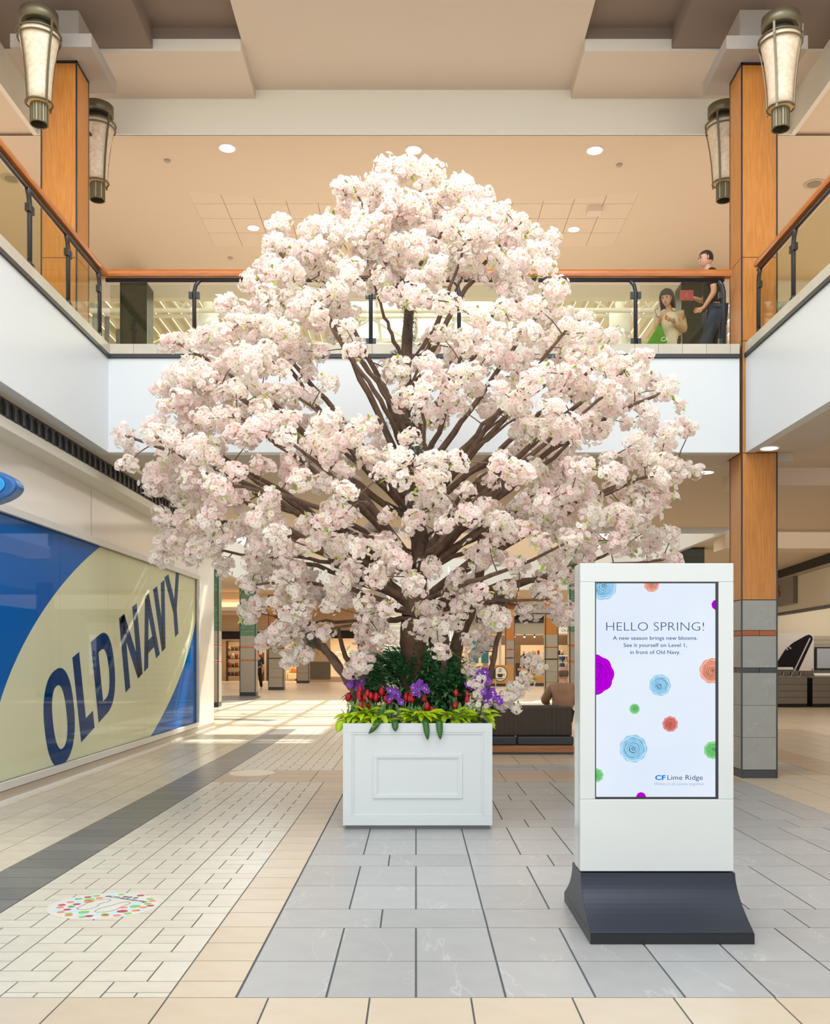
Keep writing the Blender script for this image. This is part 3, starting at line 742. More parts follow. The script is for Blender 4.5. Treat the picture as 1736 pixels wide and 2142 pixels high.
# ================= LOWER LEVEL, FAR =================
def brickcol(lab, x0, x1, y0, ztop, m=GBW):
    t = thing('brick_column', lab, 'column', ((x0+x1)/2, y0+(x1-x0)/2, 0)); y1 = y0+(x1-x0)
    bx('brickwork', m, x0, x1, y0, y1, 2.27, ztop, t)
    bx('base', DARKTRIM, x0, x1, y0, y1, 0, .14, t)
    zs = [.14, 1.32, 1.38, 1.81, 1.87, 2.27]
    for i, (a, b) in enumerate(zip(zs[:-1], zs[1:])):
        bx(('stone_block' if i % 2 == 0 else 'border_band'), STONEL if i % 2 == 0 else mat('orange_band', (196, 110, 60), .5), x0, x1, y0, y1, a+.004, b-.004, t)
    for x in (x0, x1): bx('corner_trim', BLACK, x-.014, x+.014, y0-.014, y0+.014, 0, ztop, t)
    return t
brickcol('green brick column with pale stone foot, left background beyond the shop window', -6.64, -6.06, 36.8, 4.2)
brickcol('thin green brick pilaster at the far end of the shop window wall', -6.4, -5.88, 29, 9.0)
brickcol('green brick column right behind the digital sign edge', 4.76, 5.2, 30.2, 9.0)
t = thing('brick_column', 'dark green brick column under the balcony above the digital sign', 'column', (6.85, 24.3, 0))
bx('brickwork', DGB, 6.53, 7.1, 24, 24.6, 0, 4.2, t)
def stonecol(lab, x0, x1, y0, ztop, wood=True):
    t = thing('stone_column', lab, 'column', ((x0+x1)/2, y0+(x1-x0)/2, 0)); y1 = y0+(x1-x0)
    bx('wood_cladding', WOOD, x0, x1, y0, y1, 2.3, ztop, t); bx('base', DARKTRIM, x0, x1, y0, y1, 0, .13, t)
    zs = [.13, .55, .95, 1.36, 1.43, 1.8, 1.86, 2.3]
    for i, (a, b) in enumerate(zip(zs[:-1], zs[1:])):
        k = i in (3, 5)
        bx('border_band' if k else 'stone_block', (DARKTRIM if i == 3 else COPPER) if k else STONEL, x0, x1, y0, y1, a+.005, b-.005, t)
    for x in (x0, x1): bx('corner_trim', BLACK, x-.014, x+.014, y0-.014, y0+.014, 0, ztop, t)
stonecol('taupe stone column second from the green brick column, in the left background', -6.5, -5.85, 43, 4.2)
stonecol('taupe stone column third in the left background row, nearest the planter', -6.55, -5.9, 53.6, 4.2)
stonecol('orange wood and pale stone column behind the seated man', 4.74, 5.2, 35.7, 4.2)
stonecol('orange and grey column behind the coffee counter', 4.6, 5.05, 50, 4.2)
# lit cove and bulkheads
s = struct('ceiling_far')
bx('bulkhead', BEIGE, -18, -6.8, 41, 41.4, 3.25, 4.2, s); bx('cove', mat('lit_cove', (255, 214, 150), .5, emit=1.3), -18, -6.8, 40.8, 41, 3.55, 3.75, s); bx('cove_lip', BEIGE, -18, -6.8, 40.6, 41, 3.4, 3.55, s)
# far walls with shopfronts
FW = mat('far_wall_beige', (214, 192, 164), .6); WSC = mat('grey_wainscot', (112, 106, 98), .5); INW = mat('shop_interior', (226, 204, 170), .7)
s = struct('wall_far_left')
MB().box(-18, -11.6, 56, 56.2, 0, 4.2).box(-6.3, -4.9, 56, 56.2, 0, 4.2).box(-11.6, -6.3, 56, 56.2, 2.9, 4.2).box(-4.9, -1.6, 56, 56.2, 2.9, 4.2).box(-1.6, 1.2, 56, 56.2, 0, 4.2)\
    .box(-4.9, -1.6, 56, 56.2, 0, .3).build('panel', FW, s)
bx('wainscot', WSC, -6.3, -4.9, 55.95, 56, .15, 1.15, s); bx('wainscot', WSC, -18, -14.0, 55.95, 56, .15, 1.15, s)
bx('sign_band', GRIDM, -11.6, -6.3, 55.9, 56, 2.45, 2.9, s); bx('sign_band', GRIDM, -4.9, -1.6, 55.9, 56, 2.5, 2.95, s)
bx('back', INW, -12, -1, 60, 60.1, 0, 4.2, s)
for x in (-13.2, -12.2): bx('door_leaf', mat('dark_brown_door', (72, 50, 36), .5), x, x+.55, 55.9, 56, 0, 2.8, s)
lamp('shop_light_left', 'AREA', (-8.5, 57.5, 2.85), 230, (1, .80, .55), (0, 0, 0), shape='RECTANGLE', size=5, size_y=2.5)
lamp('shop_light_left', 'AREA', (-3.2, 57.5, 2.85), 140, (1, .86, .72), (0, 0, 0), shape='RECTANGLE', size=3, size_y=2.5)
DW = mat('dark_shelf_wood', (74, 50, 34), .5)
def shelfunit(x0, x1, y, lab):
    t = thing('shelving_unit', lab, 'shelf', ((x0+x1)/2, y+.25, 0))
    for x in (x0, x1-.05): bx('side_panel', DW, x, x+.05, y, y+.5, 0, 2.4, t)
    for z in (.3, .8, 1.3, 1.8, 2.35): bx('shelf', DW, x0+.05, x1-.05, y, y+.5, z, z+.05, t)
u = [(-11.3, -10.3), (-10.1, -9.1), (-8.9, -7.9)]
for (a, b), nm in zip(u, ('leftmost', 'middle', 'rightmost')): shelfunit(a, b, 58, '%s dark shelving unit in the warm lit shop in the left background' % nm)
goods = [mat('goods_%d' % i, c, .4) for i, c in enumerate([(220,170,90),(160,40,30),(240,225,200),(90,60,40),(200,120,50),(50,40,36)])]
protos = []
for gi, prof in enumerate([[(.05,0),(.09,.1),(.04,.22),(.06,.28)], [(.08,0),(.10,.12),(.08,.2)], [(.04,0),(.03,.1),(.11,.14),(.07,.3)], [(.09,0),(.09,.16)]]):
    protos.append(MB().lathe(prof, 0, 0, 10).mesh('ornament', goods[gi]))
for m_ in protos[:4]:
    pass
first = {}
for a, b in u:
    for z, zn in ((.35,'lowest'), (.85,'second lowest'), (1.35,'second highest'), (1.85,'highest')):
        for k in range(4):
            o = bpy.data.objects.new('ornament', R.choice(protos)); C.objects.link(o); o.location = (a+.15+k*.22, 58.2, z); GL[o.name] = (0,0,0)
            o.scale = (1.0, 1.0, 1.2)
            tag(o, 'small ornament on the %s shelf of the %s shelving unit, %s from the left' % (zn, dict(zip(u, ('leftmost', 'middle', 'rightmost')))[(a, b)], ('first', 'second', 'third', 'fourth')[k]), 'ornament', 'ornaments on the shop shelves')
# sofa and lamp in the shop
t = thing('sofa', 'small cream sofa with cushions in the warm lit shop, between stone columns', 'sofa', (-7.15, 58.4, 0))
CRM = mat('cream_fabric', (226, 206, 166), .8)
bx('seat', CRM, -7.7, -6.55, 58, 58.8, .12, .45, t, bevel=.04); bx('backrest', CRM, -7.7, -6.55, 58.7, 58.95, .4, .95, t, bevel=.05)
for x in (-7.75, -6.65): bx('armrest', CRM, x, x+.16, 58, 58.9, .12, .62, t, bevel=.04)
for x in (-7.5, -7.15, -6.85): bx('cushion', goods[4], x, x+.25, 58.5, 58.7, .45, .75, t, bevel=.05)
t = thing('table_lamp', 'table lamp with cream shade above the sofa in the warm lit shop', 'lamp', (-7.1, 59.3, 0))
MB().lathe([(.25, 0), (.25, 1.0), (.05, 1.02), (.09, 1.15), (.03, 1.35)], -7.1, 59.3, 12).build('base', DW, t)
MB().lathe([(.24, 1.3), (.14, 1.72)], -7.1, 59.3, 14).build('lamp_shade', mat('lit_shade', (255, 232, 190), .6, emit=1.4), t)
for i, (x, c) in enumerate(((-4.5, 0), (-3.9, 2), (-3.3, 2), (-2.6, 0))):
    t = thing('display_stand', ['white flower display in the pink lit window, leftmost', 'tall white display in the pink lit window, second from left', 'tall white display in the pink lit window, third from left', 'white flower display in the pink lit window, nearest the stairs'][i], 'display', (x, 57.5, 0))
    bx('plinth', WHITE, x-.2, x+.2, 57.3, 57.7, 0, .9, t)
    mb = MB()
    for k in range(14): mb.ball((x+R.uniform(-.2,.2), 57.5+R.uniform(-.15,.15), 1.0+R.uniform(0,.7)), .08, 0, 6, 4)
    mb.build('flowers', mat('pale_bloom', (246, 226, 220), .6), t, 'stuff')
# open stairs in the middle
t = thing('staircase', 'white open staircase rising behind the tree trunk', 'stairs', (.1, 33, 0))
ST = mat('stair_white', (226, 224, 216), .4); STU = mat('stair_riser', (196, 190, 176), .5)
for i in range(22):
    z = .172*(i+1); y = 30+.27*i
    bx('step', ST, -.95, 1.15, y, y+.30, z-.045, z, t); bx('riser', STU, -.95, 1.15, y+.27, y+.285, z, z+.13, t)
for x in (-1.03, 1.15):
    q = MB(); q.add([(x,30,0),(x+.08,30,0),(x+.08,30,.3),(x,30,.3),(x,36,3.55),(x+.08,36,3.55),(x+.08,36,3.95),(x,36,3.95)], [(0,1,2,3),(4,7,6,5),(0,4,5,1),(1,5,6,2),(2,6,7,3),(3,7,4,0)]); q.build('stringer', ST, t)
    for i in range(0, 22, 3): MB().tube([(x+.04, 30+.27*i, .2+.172*i), (x+.04, 30+.27*i, 1.15+.172*i)], .022, 6).build('baluster', ST, t)
    MB().tube([(x+.04, 30, 1.15), (x+.04, 35.7, 4.75)], .03, 8).build('handrail', ST, t)
    MB().tube([(x+.04, 30, .75), (x+.04, 35.7, 4.35)], .014, 6).build('mid_rail', ST, t)
# right far shopfronts
s = struct('wall_far_right')
MB().box(1.2, 18, 52, 52.2, 3.46, 4.2).box(1.2, 1.5, 52, 52.2, 0, 3.46).box(8.8, 18, 52, 52.2, 0, 3.46).build('panel', FASCIA, s)
bx('slot', GRIDM, 1.2, 8.8, 51.9, 52, 3.44, 3.66, s); bx('slot_edge', DARKTRIM, 1.2, 8.8, 51.85, 52, 3.26, 3.44, s)
bx('transom', mat('transom_glass', (206, 210, 196), .2), 1.5, 8.8, 52, 52.05, 2.65, 3.26, s)
for x in (2.6, 4.42, 5.15, 6.9): bx('post', WHITE, x, x+.12, 51.95, 52.05, 0, 3.26, s)
bx('back', INW, 1.2, 10, 57, 57.1, 0, 4.2, s)
lamp('shop_light_right', 'AREA', (5, 54.5, 3.2), 260, (1, .85, .66), (0, 0, 0), shape='RECTANGLE', size=7, size_y=3.5)
bx('valance', mat('valance_brown', (120, 92, 66), .7), 1.5, 8.8, 54.2, 54.3, 2.1, 2.65, s); bx('dark_wall_panel', mat('panel_brown', (140, 112, 84), .7), 5.2, 5.9, 55, 55.3, 0, 2.3, s)
t = thing('shop_sign', 'white shop sign with dark serif lettering in the right background', 'sign', (8.1, 51.8, 2.8))
bx('board', mat('sign_cream', (244, 238, 224), .5, emit=.35), 7.5, 8.8, 51.78, 51.84, 2.68, 3.24, t)
INK = mat('sign_ink', (60, 48, 40), .6)
text_part('lettering', 'RICA', .22, lambda u, v: (8.12+u, 51.77, 3.01+v), INK, t, align='CENTER', width=.78)
text_part('lettering', 'OUTFIT', .19, lambda u, v: (8.12+u, 51.77, 2.78+v), INK, t, align='CENTER', width=.78)
for i, x in enumerate((3.0, 3.55)):
    o = bx('hanging_banner', mat('teal_cloth', (50, 150, 166), .7), x, x+.4, 53, 53.05, 1.1, 2.5); tag(o, ['teal banner in the far shop window, the left one', 'teal banner in the far shop window, the right one'][i], 'banner')
def mannequin(x, y, col, lab):
    t = thing('mannequin', lab, 'mannequin', (x, y, 0))
    MB().lathe([(.14, 0), (.14, .03), (.02, .04), (.02, .8)], x, y, 12).build('stand', WHITE, t)
    MB().lathe([(.12, .78), (.17, .9), (.12, 1.12), (.19, 1.4), (.17, 1.5), (.06, 1.56), (.05, 1.64)], x, y, 14, sy=.65).build('torso', mat('cloth_%d_%d_%d' % col, col, .8), t)
    MB().ball((x, y, 1.72), (.075, .09, .11)).build('head', mat('mannequin_skin', (226, 206, 184), .6), t)
for x, c, l_ in ((3.8, (206,180,150), 'mannequin in cream beside the teal banners'), (4.2, (150,90,60), 'mannequin in brown left of the grey column'), (5.9, (60,70,50), 'mannequin in dark green in the warm shop behind the display case'), (6.5, (200,60,50), 'mannequin in red in the warm shop near the wood column'), (8.0, (60,80,130), 'mannequin in blue below the serif sign'), (8.4, (220,130,40), 'mannequin in orange below the serif sign')): mannequin(x, 53.4, c, l_)
for i in range(5):
    x = 5.4+i*.55; t = thing('spot_lamp', 'small glowing spot lamp in the warm far shop, %s from the left' % ('first','second','third','fourth','fifth')[i], 'lamp', (x, 53.5, 3.0), 'spot lamps in the far shop')
    MB().lathe([(.03, 2.55), (.05, 2.7), (.02, 3.0)], x, 53.5, 8).build('housing', BLACK, t); MB().ball((x, 53.5, 2.54), .045, 0, 8, 6).build('bulb', mat('bulb', (255, 236, 190), .5, emit=6), t)
# coffee counter
t = thing('coffee_counter', 'light brown coffee counter with a round cup emblem, right of the planter', 'counter', (4.15, 48.3, 0))
TAN = mat('counter_tan', (196, 150, 92), .5)
bx('plinth', DARKTRIM, 3.5, 4.8, 48.05, 48.6, 0, .14, t); bx('body', TAN, 3.5, 4.8, 48.0, 48.6, .14, 1.05, t)
mb = MB().prism(oval(4.14, .62, .36, .38), lambda u, v, w_: (u, 47.985+w_, v), .01); mb.build('emblem_ring', BLACK, t)
mb = MB().prism(oval(4.14, .62, .325, .345), lambda u, v, w_: (u, 47.975+w_, v), .01); mb.build('emblem_disc', mat('emblem_white', (238,236,226), .5), t)
mb = MB().prism([(3.99,.62),(4.29,.62),(4.27,.52),(4.22,.45),(4.06,.45),(4.01,.52)], lambda u, v, w_: (u, 47.968+w_, v), .006)
mb.prism(oval(4.14, .38, .2, .02, 20), lambda u, v, w_: (u, 47.968+w_, v), .006); mb.build('cup_shape', INK, t)
mb = MB(); mb.tube([(4.28+.07*math.cos(a), 47.97, .56+.06*math.sin(a)) for a in [-.9+i*.25 for i in range(9)]], .012, 5); mb.tube([(4.05, 47.97, .72), (4.2, 47.97, .74), (4.08, 47.97, .78), (4.22, 47.97, .82)], .012, 5); mb.tube([(4.1, 47.97, .84), (4.2, 47.97, .87), (4.12, 47.97, .9)], .012, 5); mb.build('steam_line', INK, t)
t = thing('menu_poster', 'dark poster with a sandwich picture beside the coffee counter', 'poster', (5.25, 48, 0))
bx('post', WHITE, 4.9, 5.6, 48.02, 48.3, 0, .72, t); bx('board', mat('poster_brown', (58, 42, 38), .5), 4.9, 5.6, 47.98, 48.02, .50, 1.15, t)
mb = MB()
for a, b, z0, z1 in ((5.0, 5.5, .78, .88), (5.02, 5.48, .88, .90)): mb.box(a, b, 47.965, 47.98, z0, z1)
mb.prism(oval(5.25, .84, .25, .07, 20), lambda u, v, w_: (u, 47.96+w_, v), .01); mb.build('sandwich_picture', mat('sandwich', (214, 150, 90), .6), t)
t = thing('display_case', 'glass bakery display case with lit shelves, right of the coffee counter', 'display case', (6.1, 48.6, 0))
bx('plinth', DARKTRIM, 5.7, 7.6, 48.3, 49.1, 0, .16, t); bx('base', TAN, 5.7, 7.6, 48.3, 49.1, .16, .5, t); bx('top', WHITE, 5.7, 7.6, 48.3, 49.1, 1.48, 1.54, t)
for z in (.5, .82, 1.15): bx('shelf', WHITE, 5.72, 7.58, 48.35, 49.05, z, z+.03, t)
for x in (5.7, 6.6, 7.56): bx('post', mat('steel', (180,182,182), .3, metal=.8), x, x+.04, 48.3, 48.34, .5, 1.48, t)
q = MB(); q.add([(5.7,48.3,.5),(7.6,48.3,.5),(7.6,48.3,1.48),(5.7,48.3,1.48)], [(0,1,2,3)]); q.build('front_glass', CLEAR, t)
pm = MB().ball((0,0,.05), (.09,.07,.06), 0, 8, 5).mesh('pastry', mat('pastry_brown', (206, 160, 96), .6)); pm2 = MB().ball((0,0,.05), (.08,.07,.07), 0, 8, 5).mesh('pastry', mat('pastry_pale', (236, 216, 190), .6))
for z, zn in ((.53, 'bottom'), (.85, 'middle'), (1.18, 'top')):
    for k in range(8):
        o = bpy.data.objects.new('pastry', R.choice((pm, pm2))); C.objects.link(o); o.location = (5.88+k*.22, 48.6, z); tag(o, 'small round pastry on the %s shelf of the bakery case, %s from left' % (zn, ('first','second','third','fourth','fifth','sixth','seventh','eighth')[k]), 'pastry', 'pastries in the display case')
for k in range(7):
    o = MB().lathe([(.06, 0), (.06, .2), (.04, .24)], 0, 0, 10).build('jar', goods[k % 6]); o.location = (5.85+k*.26, 48.7, 1.54); tag(o, 'small jar on top of the bakery display case, %s from the left' % ('first','second','third','fourth','fifth','sixth','seventh')[k], 'jar', 'jars on the display case')
def chair(x, y, rz, lab):
    t = thing('cafe_chair', lab, 'chair', (x, y, 0))
    CH = mat('black_chair', (34, 34, 36), .4)
    bx('seat', CH, x-.2, x+.2, y-.2, y+.2, .44, .48, t, bevel=.01)
    MB().bar((x-.05, y-.2, .9), (x-.05, y-.2, .46), .4, .03, up=(0,1,0)).build('backrest', CH, t)
    for dx in (-.18, .18):
        for dy in (-.18, .18): MB().bar((x+dx, y+dy, 0), (x+dx*.8, y+dy*.8, .45), .025, .025).build('leg', mat('steel', (180,182,182), .3), t)
chair(3.55, 45.5, 0, 'black cafe chair in front of the coffee counter')
# ---- electronics shop on the right ----
A = P(1612, 1370, 31.5); B = P(1752, 1370, 24.6); dAB = Vector((B.x-A.x, B.y-A.y, 0)); LAB = dAB.length; uAB = dAB.normalized(); nAB = Vector((uAB.y, -uAB.x, 0))
if nAB.x > 0: nAB = -nAB
s = struct('wall_right_shop')
def onwall(u, z, off): return Vector((A.x, A.y, 0))+uAB*u+nAB*off+Vector((0,0,z))
def wbox(u0, u1, z0, z1, o0, o1):
    vs = [onwall(u, z, o) for z in (z0, z1) for u, o in ((u0,o0),(u1,o0),(u1,o1),(u0,o1))]; q = MB(); q.add(vs, [(3,2,1,0),(4,5,6,7),(0,1,5,4),(1,2,6,5),(2,3,7,6),(3,0,4,7)]); return q
wbox(-3, LAB+2, 2.86, 3.86, -.2, 0).build('fascia', mat('shop_fascia', (206, 200, 184), .6), s); wbox(-3, LAB+2, 3.93, 4.2, -.2, -.02).build('slot', GRIDM, s); wbox(-3, LAB+2, 3.84, 3.93, -.2, .03).build('slot_edge', CAPM, s)
wbox(-3, LAB+2, 2.80, 2.86, -.25, .02).build('lower_edge', DARKTRIM, s)
t = thing('shop_sign', 'grey sign panel with red letters RS at the right edge', 'sign', tuple(onwall(1.5, 3.3, .1)))
u1 = 3.2
wbox(-1.6, u1, 3.06, 3.83, .02, .12).build('panel', mat('sign_grey', (116, 112, 106), .4), t)
RED = mat('sign_red', (170, 24, 30), .5)
o = text_part('lettering', 'RS', .42, lambda u, v: onwall(.72+u, 3.36+v, .135), RED, t, offset=.012, width=.98, align='LEFT')
s = struct('wall_right_shop_back'); bx('back', mat('shop_back_cream', (216, 206, 184), .6), 9.5, 18, 33.2, 33.4, 0, 4.2, s)
SLW = mat('slat_wall', (176, 168, 152), .5)
for i in range(9): bx('slat', SLW, 11.9, 15.5, 33.14, 33.2, .9+i*.145, 1.035+i*.145, s)
lamp('shop_light_edge', 'AREA', (13.8, 31.0, 3.9), 90, (1, .93, .82), (0, 0, 0), shape='RECTANGLE', size=3, size_y=2)
t = thing('poster', 'white poster showing a large black phone, behind the counter at right edge', 'poster', (12.9, 33, 1.0))
bx('sheet', mat('poster_white', (214, 208, 208), .5), 12.05, 13.48, 33.05, 33.1, .98, 2.3, t)
ph = [(12.05,1.05),(12.12,1.12),(12.5,1.72),(12.62,1.84),(12.8,1.98),(13.2,2.2),(13.32,2.24),(13.42,2.18),(13.44,2.08),(13.40,1.98),(12.95,1.0),(12.05,1.0)]
MB().prism(ph, lambda u, v, w_: (u, 33.03+w_, v), .02).build('phone_picture', mat('phone_black', (22, 22, 30), .2), t)
mb = MB().prism([(12.78,1.0),(12.83,1.0),(13.36,2.1),(13.33,2.14)], lambda u, v, w_: (u, 33.02+w_, v), .01)
for a, b in ((12.62, 1.83), (12.57, 1.74), (12.68, 1.78)): mb.prism(oval(a, b, .03, .03, 12), lambda u, v, w_: (u, 33.02+w_, v), .01)
mb.build('phone_highlight', mat('highlight_grey', (190, 180, 186), .3), t)
text_part('lettering', '7', .12, lambda u, v: (13.39+u, 33.03, 1.0+v), INK, t, offset=.002)
GCT = mat('counter_grey', (150, 146, 138), .45); GCD = mat('counter_gap', (40, 38, 40), .6)
for i, (x0, x1, lab) in enumerate(((10.3, 11.63, 'grey slatted display counter at the right edge, the left one'), (11.80, 13.2, 'grey slatted display counter at the right edge, cut by the frame'))):
    t = thing('display_counter', lab, 'counter', ((x0+x1)/2, 29.3, 0))
    bx('core', GCD, x0+.01, x1-.01, 29.02, 29.6, 0, .86, t)
    for k in range(4): bx('slat_panel', GCT, x0, x1, 29.0, 29.03, .10+k*.192, .10+k*.192+.18, t)
    bx('top', GCT, x0, x1, 29.0, 29.62, .86, .90, t)
    bx('upstand', GCT, x0, x1+.1, 29.62, 29.8, .0, 1.07, t)
for k in range(3):
    x = 10.98+k*.26; t = thing('phone_stand', 'small white phone stand on the left grey counter, %s' % ('the leftmost', 'the middle one', 'the rightmost')[k], 'phone stand', (x, 29.3, .9), 'phone stands on the counter')
    MB().bar((x, 29.3, .9), (x+.05, 29.34, 1.03), .06, .05).build('stand', WHITE, t); MB().bar((x-.02, 29.25, .93), (x+.03, 29.3, 1.05), .05, .012).build('handset', BLACK, t)
o = MB().bar((11.25, 29.7, 1.10), (11.25, 29.78, 1.17), .5, .02, up=(0,-1,1)).build('price_card', WHITE); tag(o, 'white tilted card on the left display counter upstand', 'card')
o = MB().bar((12.2, 29.2, .92), (12.2, 29.34, .99), .5, .03, up=(0,-1,1)).build('tablet_dock', WHITE); tag(o, 'white sloped dock on the counter cut by the frame', 'dock')
t = thing('television', 'flat television on the slatted wall at the right edge', 'television', (14.2, 33, 1.0))
bx('frame', GCD, 13.52, 14.9, 33.0, 33.08, 1.05, 1.82, t); bx('screen', mat('tv_screen', (150, 152, 158), .3, emit=.25), 13.57, 14.85, 32.985, 33.0, 1.10, 1.77, t); bx('tv_shelf', GCT, 13.45, 15, 32.8, 33.1, .92, .98, t)
# ================= THE BLOSSOM TREE =================
TC = Vector((-.01, 9.35, .86))
tree = thing('cherry_tree', 'large artificial cherry tree in pink white blossom growing out of the white planter', 'tree', tuple(TC))
BARK = mat('bark', (128, 102, 82), .85, rgb2=(80, 62, 52), scale=14, stretch=(1, 1, .5), detail=8, bump=.5, bscale=60)
BARKB = mat('bark_base', (112, 86, 64), .8, rgb2=(82, 60, 46), scale=10, detail=8, bump=.3, bscale=70)
def petalmat():
    m = bpy.data.materials.new('petals'); m.use_nodes = True; N = m.node_tree.nodes; K = m.node_tree.links
    b = N['Principled BSDF']; b.inputs['Roughness'].default_value = .7; b.inputs['Specular IOR Level'].default_value = .2
    g = N.new('ShaderNodeNewGeometry'); oi = N.new('ShaderNodeObjectInfo'); ad = N.new('ShaderNodeMath'); ad.operation = 'ADD'; fr = N.new('ShaderNodeMath'); fr.operation = 'FRACT'
    K.new(g.outputs['Random Per Island'], ad.inputs[0]); K.new(oi.outputs['Random'], ad.inputs[1]); K.new(ad.outputs[0], fr.inputs[0])
    tc = N.new('ShaderNodeTexCoord'); no = N.new('ShaderNodeTexNoise'); no.inputs['Scale'].default_value = 2.2
    K.new(g.outputs['Position'], no.inputs['Vector'])
    mx2 = N.new('ShaderNodeMath'); mx2.operation = 'MULTIPLY_ADD'; mx2.inputs[1].default_value = .6; K.new(fr.outputs[0], mx2.inputs[0])
    m3 = N.new('ShaderNodeMath'); m3.operation = 'MULTIPLY'; m3.inputs[1].default_value = .4; K.new(no.outputs['Fac'], m3.inputs[0]); K.new(m3.outputs[0], mx2.inputs[2])
    rp = N.new('ShaderNodeValToRGB'); e = rp.color_ramp.elements
    e[0].position = 0.05; e[0].color = L((253, 228, 226)); e[1].position = .9; e[1].color = L((255, 254, 252))
    for p_, c in ((.28, (255, 239, 236)), (.52, (255, 251, 249)), (.72, (253, 250, 238))):
        q = e.new(p_); q.color = L(c)
    K.new(mx2.outputs[0], rp.inputs[0]); K.new(rp.outputs[0], b.inputs['Base Color'])
    tr = N.new('ShaderNodeBsdfTranslucent'); K.new(rp.outputs[0], tr.inputs[0])
    ms = N.new('ShaderNodeMixShader'); ms.inputs[0].default_value = .5; K.new(b.outputs[0], ms.inputs[1]); K.new(tr.outputs[0], ms.inputs[2])
    K.new(ms.outputs[0], N['Material Output'].inputs['Surface']); return m
PET = petalmat(); CEN = mat('flower_eye', (112, 110, 54), .7); LIME = mat('young_leaf', (190, 208, 66), .5, rgb2=(120, 164, 30), island=.8); TWIG = mat('twig', (82, 62, 48), .8)
def flower(c, n, r, rnd, V, Fc, M):
    n = n.normalized(); t = n.orthogonal().normalized(); b = n.cross(t); a0 = rnd.uniform(0, 6.28)
    o = len(V); V.append(c)
    for k in range(5):
        a = a0+k*1.2566; 
        def pt(da, rr, h): return c+(t*math.cos(a+da)+b*math.sin(a+da))*rr+n*h
        h = rnd.uniform(.12, .4)*r; i = len(V)
        V += [pt(-.66, r*.80, h*.8), pt(-.36, r*1.05, h*1.1), pt(0, r*.97, h*.95), pt(.36, r*1.05, h*1.1), pt(.66, r*.80, h*.8)]
        Fc += [(o, i, i+1, i+2), (o, i+2, i+3, i+4)]; M += [0, 0]
    for k in range(5):
        a = a0+.63+k*1.2566; i = len(V)
        V += [c+(t*math.cos(a-.45)+b*math.sin(a-.45))*r*.5+n*r*.42, c+(t*math.cos(a+.45)+b*math.sin(a+.45))*r*.5+n*r*.42]
        Fc.append((o, i, i+1)); M.append(0)
    i = len(V); q = r*.21; V += [c+n*r*.34+(t*math.cos(a0+j*2.094)+b*math.sin(a0+j*2.094))*q for j in range(3)]
    Fc.append((i, i+1, i+2)); M.append(1)
def leaf(base, d, n, Lg, wd, V, Fc, M, mi, droop=.3):
    d = d.normalized(); sd = d.cross(n).normalized(); n = sd.cross(d).normalized(); i = len(V)
    m1 = base+d*Lg*.35-n*Lg*droop*.12; m2 = base+d*Lg*.7-n*Lg*droop*.45; tip = base+d*Lg*.97-n*Lg*droop
    V += [base, m1+sd*wd*.5+n*wd*.12, m1-n*wd*.05, m1-sd*wd*.5+n*wd*.12, m2+sd*wd*.38+n*wd*.1, m2-n*wd*.05, m2-sd*wd*.38+n*wd*.1, tip]
    Fc += [(i, i+1, i+2), (i, i+2, i+3), (i+1, i+4, i+5, i+2), (i+2, i+5, i+6, i+3), (i+4, i+7, i+5), (i+5, i+7, i+6)]; M += [mi]*6
def make_cluster(seed, nf, rx, rz):
    rnd = random.Random(seed); V, Fc, M = [], [], []
    lobes = [(Vector((rnd.uniform(-.5,.5)*rx, rnd.uniform(-.5,.5)*rx, rnd.uniform(-.5,.5)*rz)), rnd.uniform(.5, .72)) for _ in range(5)]
    for k in range(nf):
        lc, lr = rnd.choice(lobes)
        while True:
            d = Vector((rnd.gauss(0,1), rnd.gauss(0,1), rnd.gauss(0,1)))
            if d.length > .2: d.normalize(); break
        p = lc+Vector((d.x*rx*lr, d.y*rx*lr, d.z*rz*lr))*rnd.uniform(.85, 1.12)
        n = (d+Vector((rnd.gauss(0,.25), rnd.gauss(0,.25), rnd.gauss(0,.25))))
        flower(p, n, rnd.uniform(.023, .030), rnd, V, Fc, M)
    for k in range(rnd.choice((1, 2, 3, 5, 6))):
        d = Vector((rnd.gauss(0,1), rnd.gauss(0,1), rnd.gauss(0,.8))).normalized()
        leaf(Vector((d.x*rx*.62, d.y*rx*.62, d.z*rz*.62)), d, Vector((rnd.uniform(-.5,.5),rnd.uniform(-.5,.5),1)), rnd.uniform(.04,.075), .026, V, Fc, M, 2)
    return V, Fc, M
def mesh_of(name, V, Fc, M, mats):
    me = bpy.data.meshes.new(name); me.from_pydata([tuple(v) for v in V], [], Fc)
    for m in mats: me.materials.append(m)
    me.polygons.foreach_set('material_index', M); me.update(); return me
NV = 12
variants = [make_cluster(100+i, 72 if i < 8 else 40, .115 if i < 8 else .085, .10 if i < 8 else .075) for i in range(NV)]
vmesh = [mesh_of('blossom_cluster', *v, [PET, CEN, LIME]) for v in variants]
DENS = """
.........369640.........
.........689996.........
......65999899986.......
......88988999998600....
.....4798668987784......
....3789852562258840....
....59998711014777750...
..568897430123788787500.
..899866310577866678860.
.5899645401577576668888.
.389976683434735865888..
58868757886522436775577.
58885344568562477465568.
.6887355674583455787786.
.5786442575136687877750.
.3677676676354368888665.
.2354767766774554445354.
.....767787564655655....
.....576566456655562....
.....3665462365410......
......320540033100......
.........510002020......
..............4230......
"""
rows_ = DENS.strip('\n').split('\n')
WH = [(340, 60), (400, 150), (470, 250), (540, 310), (620, 360), (700, 450), (770, 510), (850, 550), (930, 595), (990, 590), (1060, 530), (1140, 500), (1190, 370), (1250, 350), (1330, 300), (1400, 240), (1500, 230)]
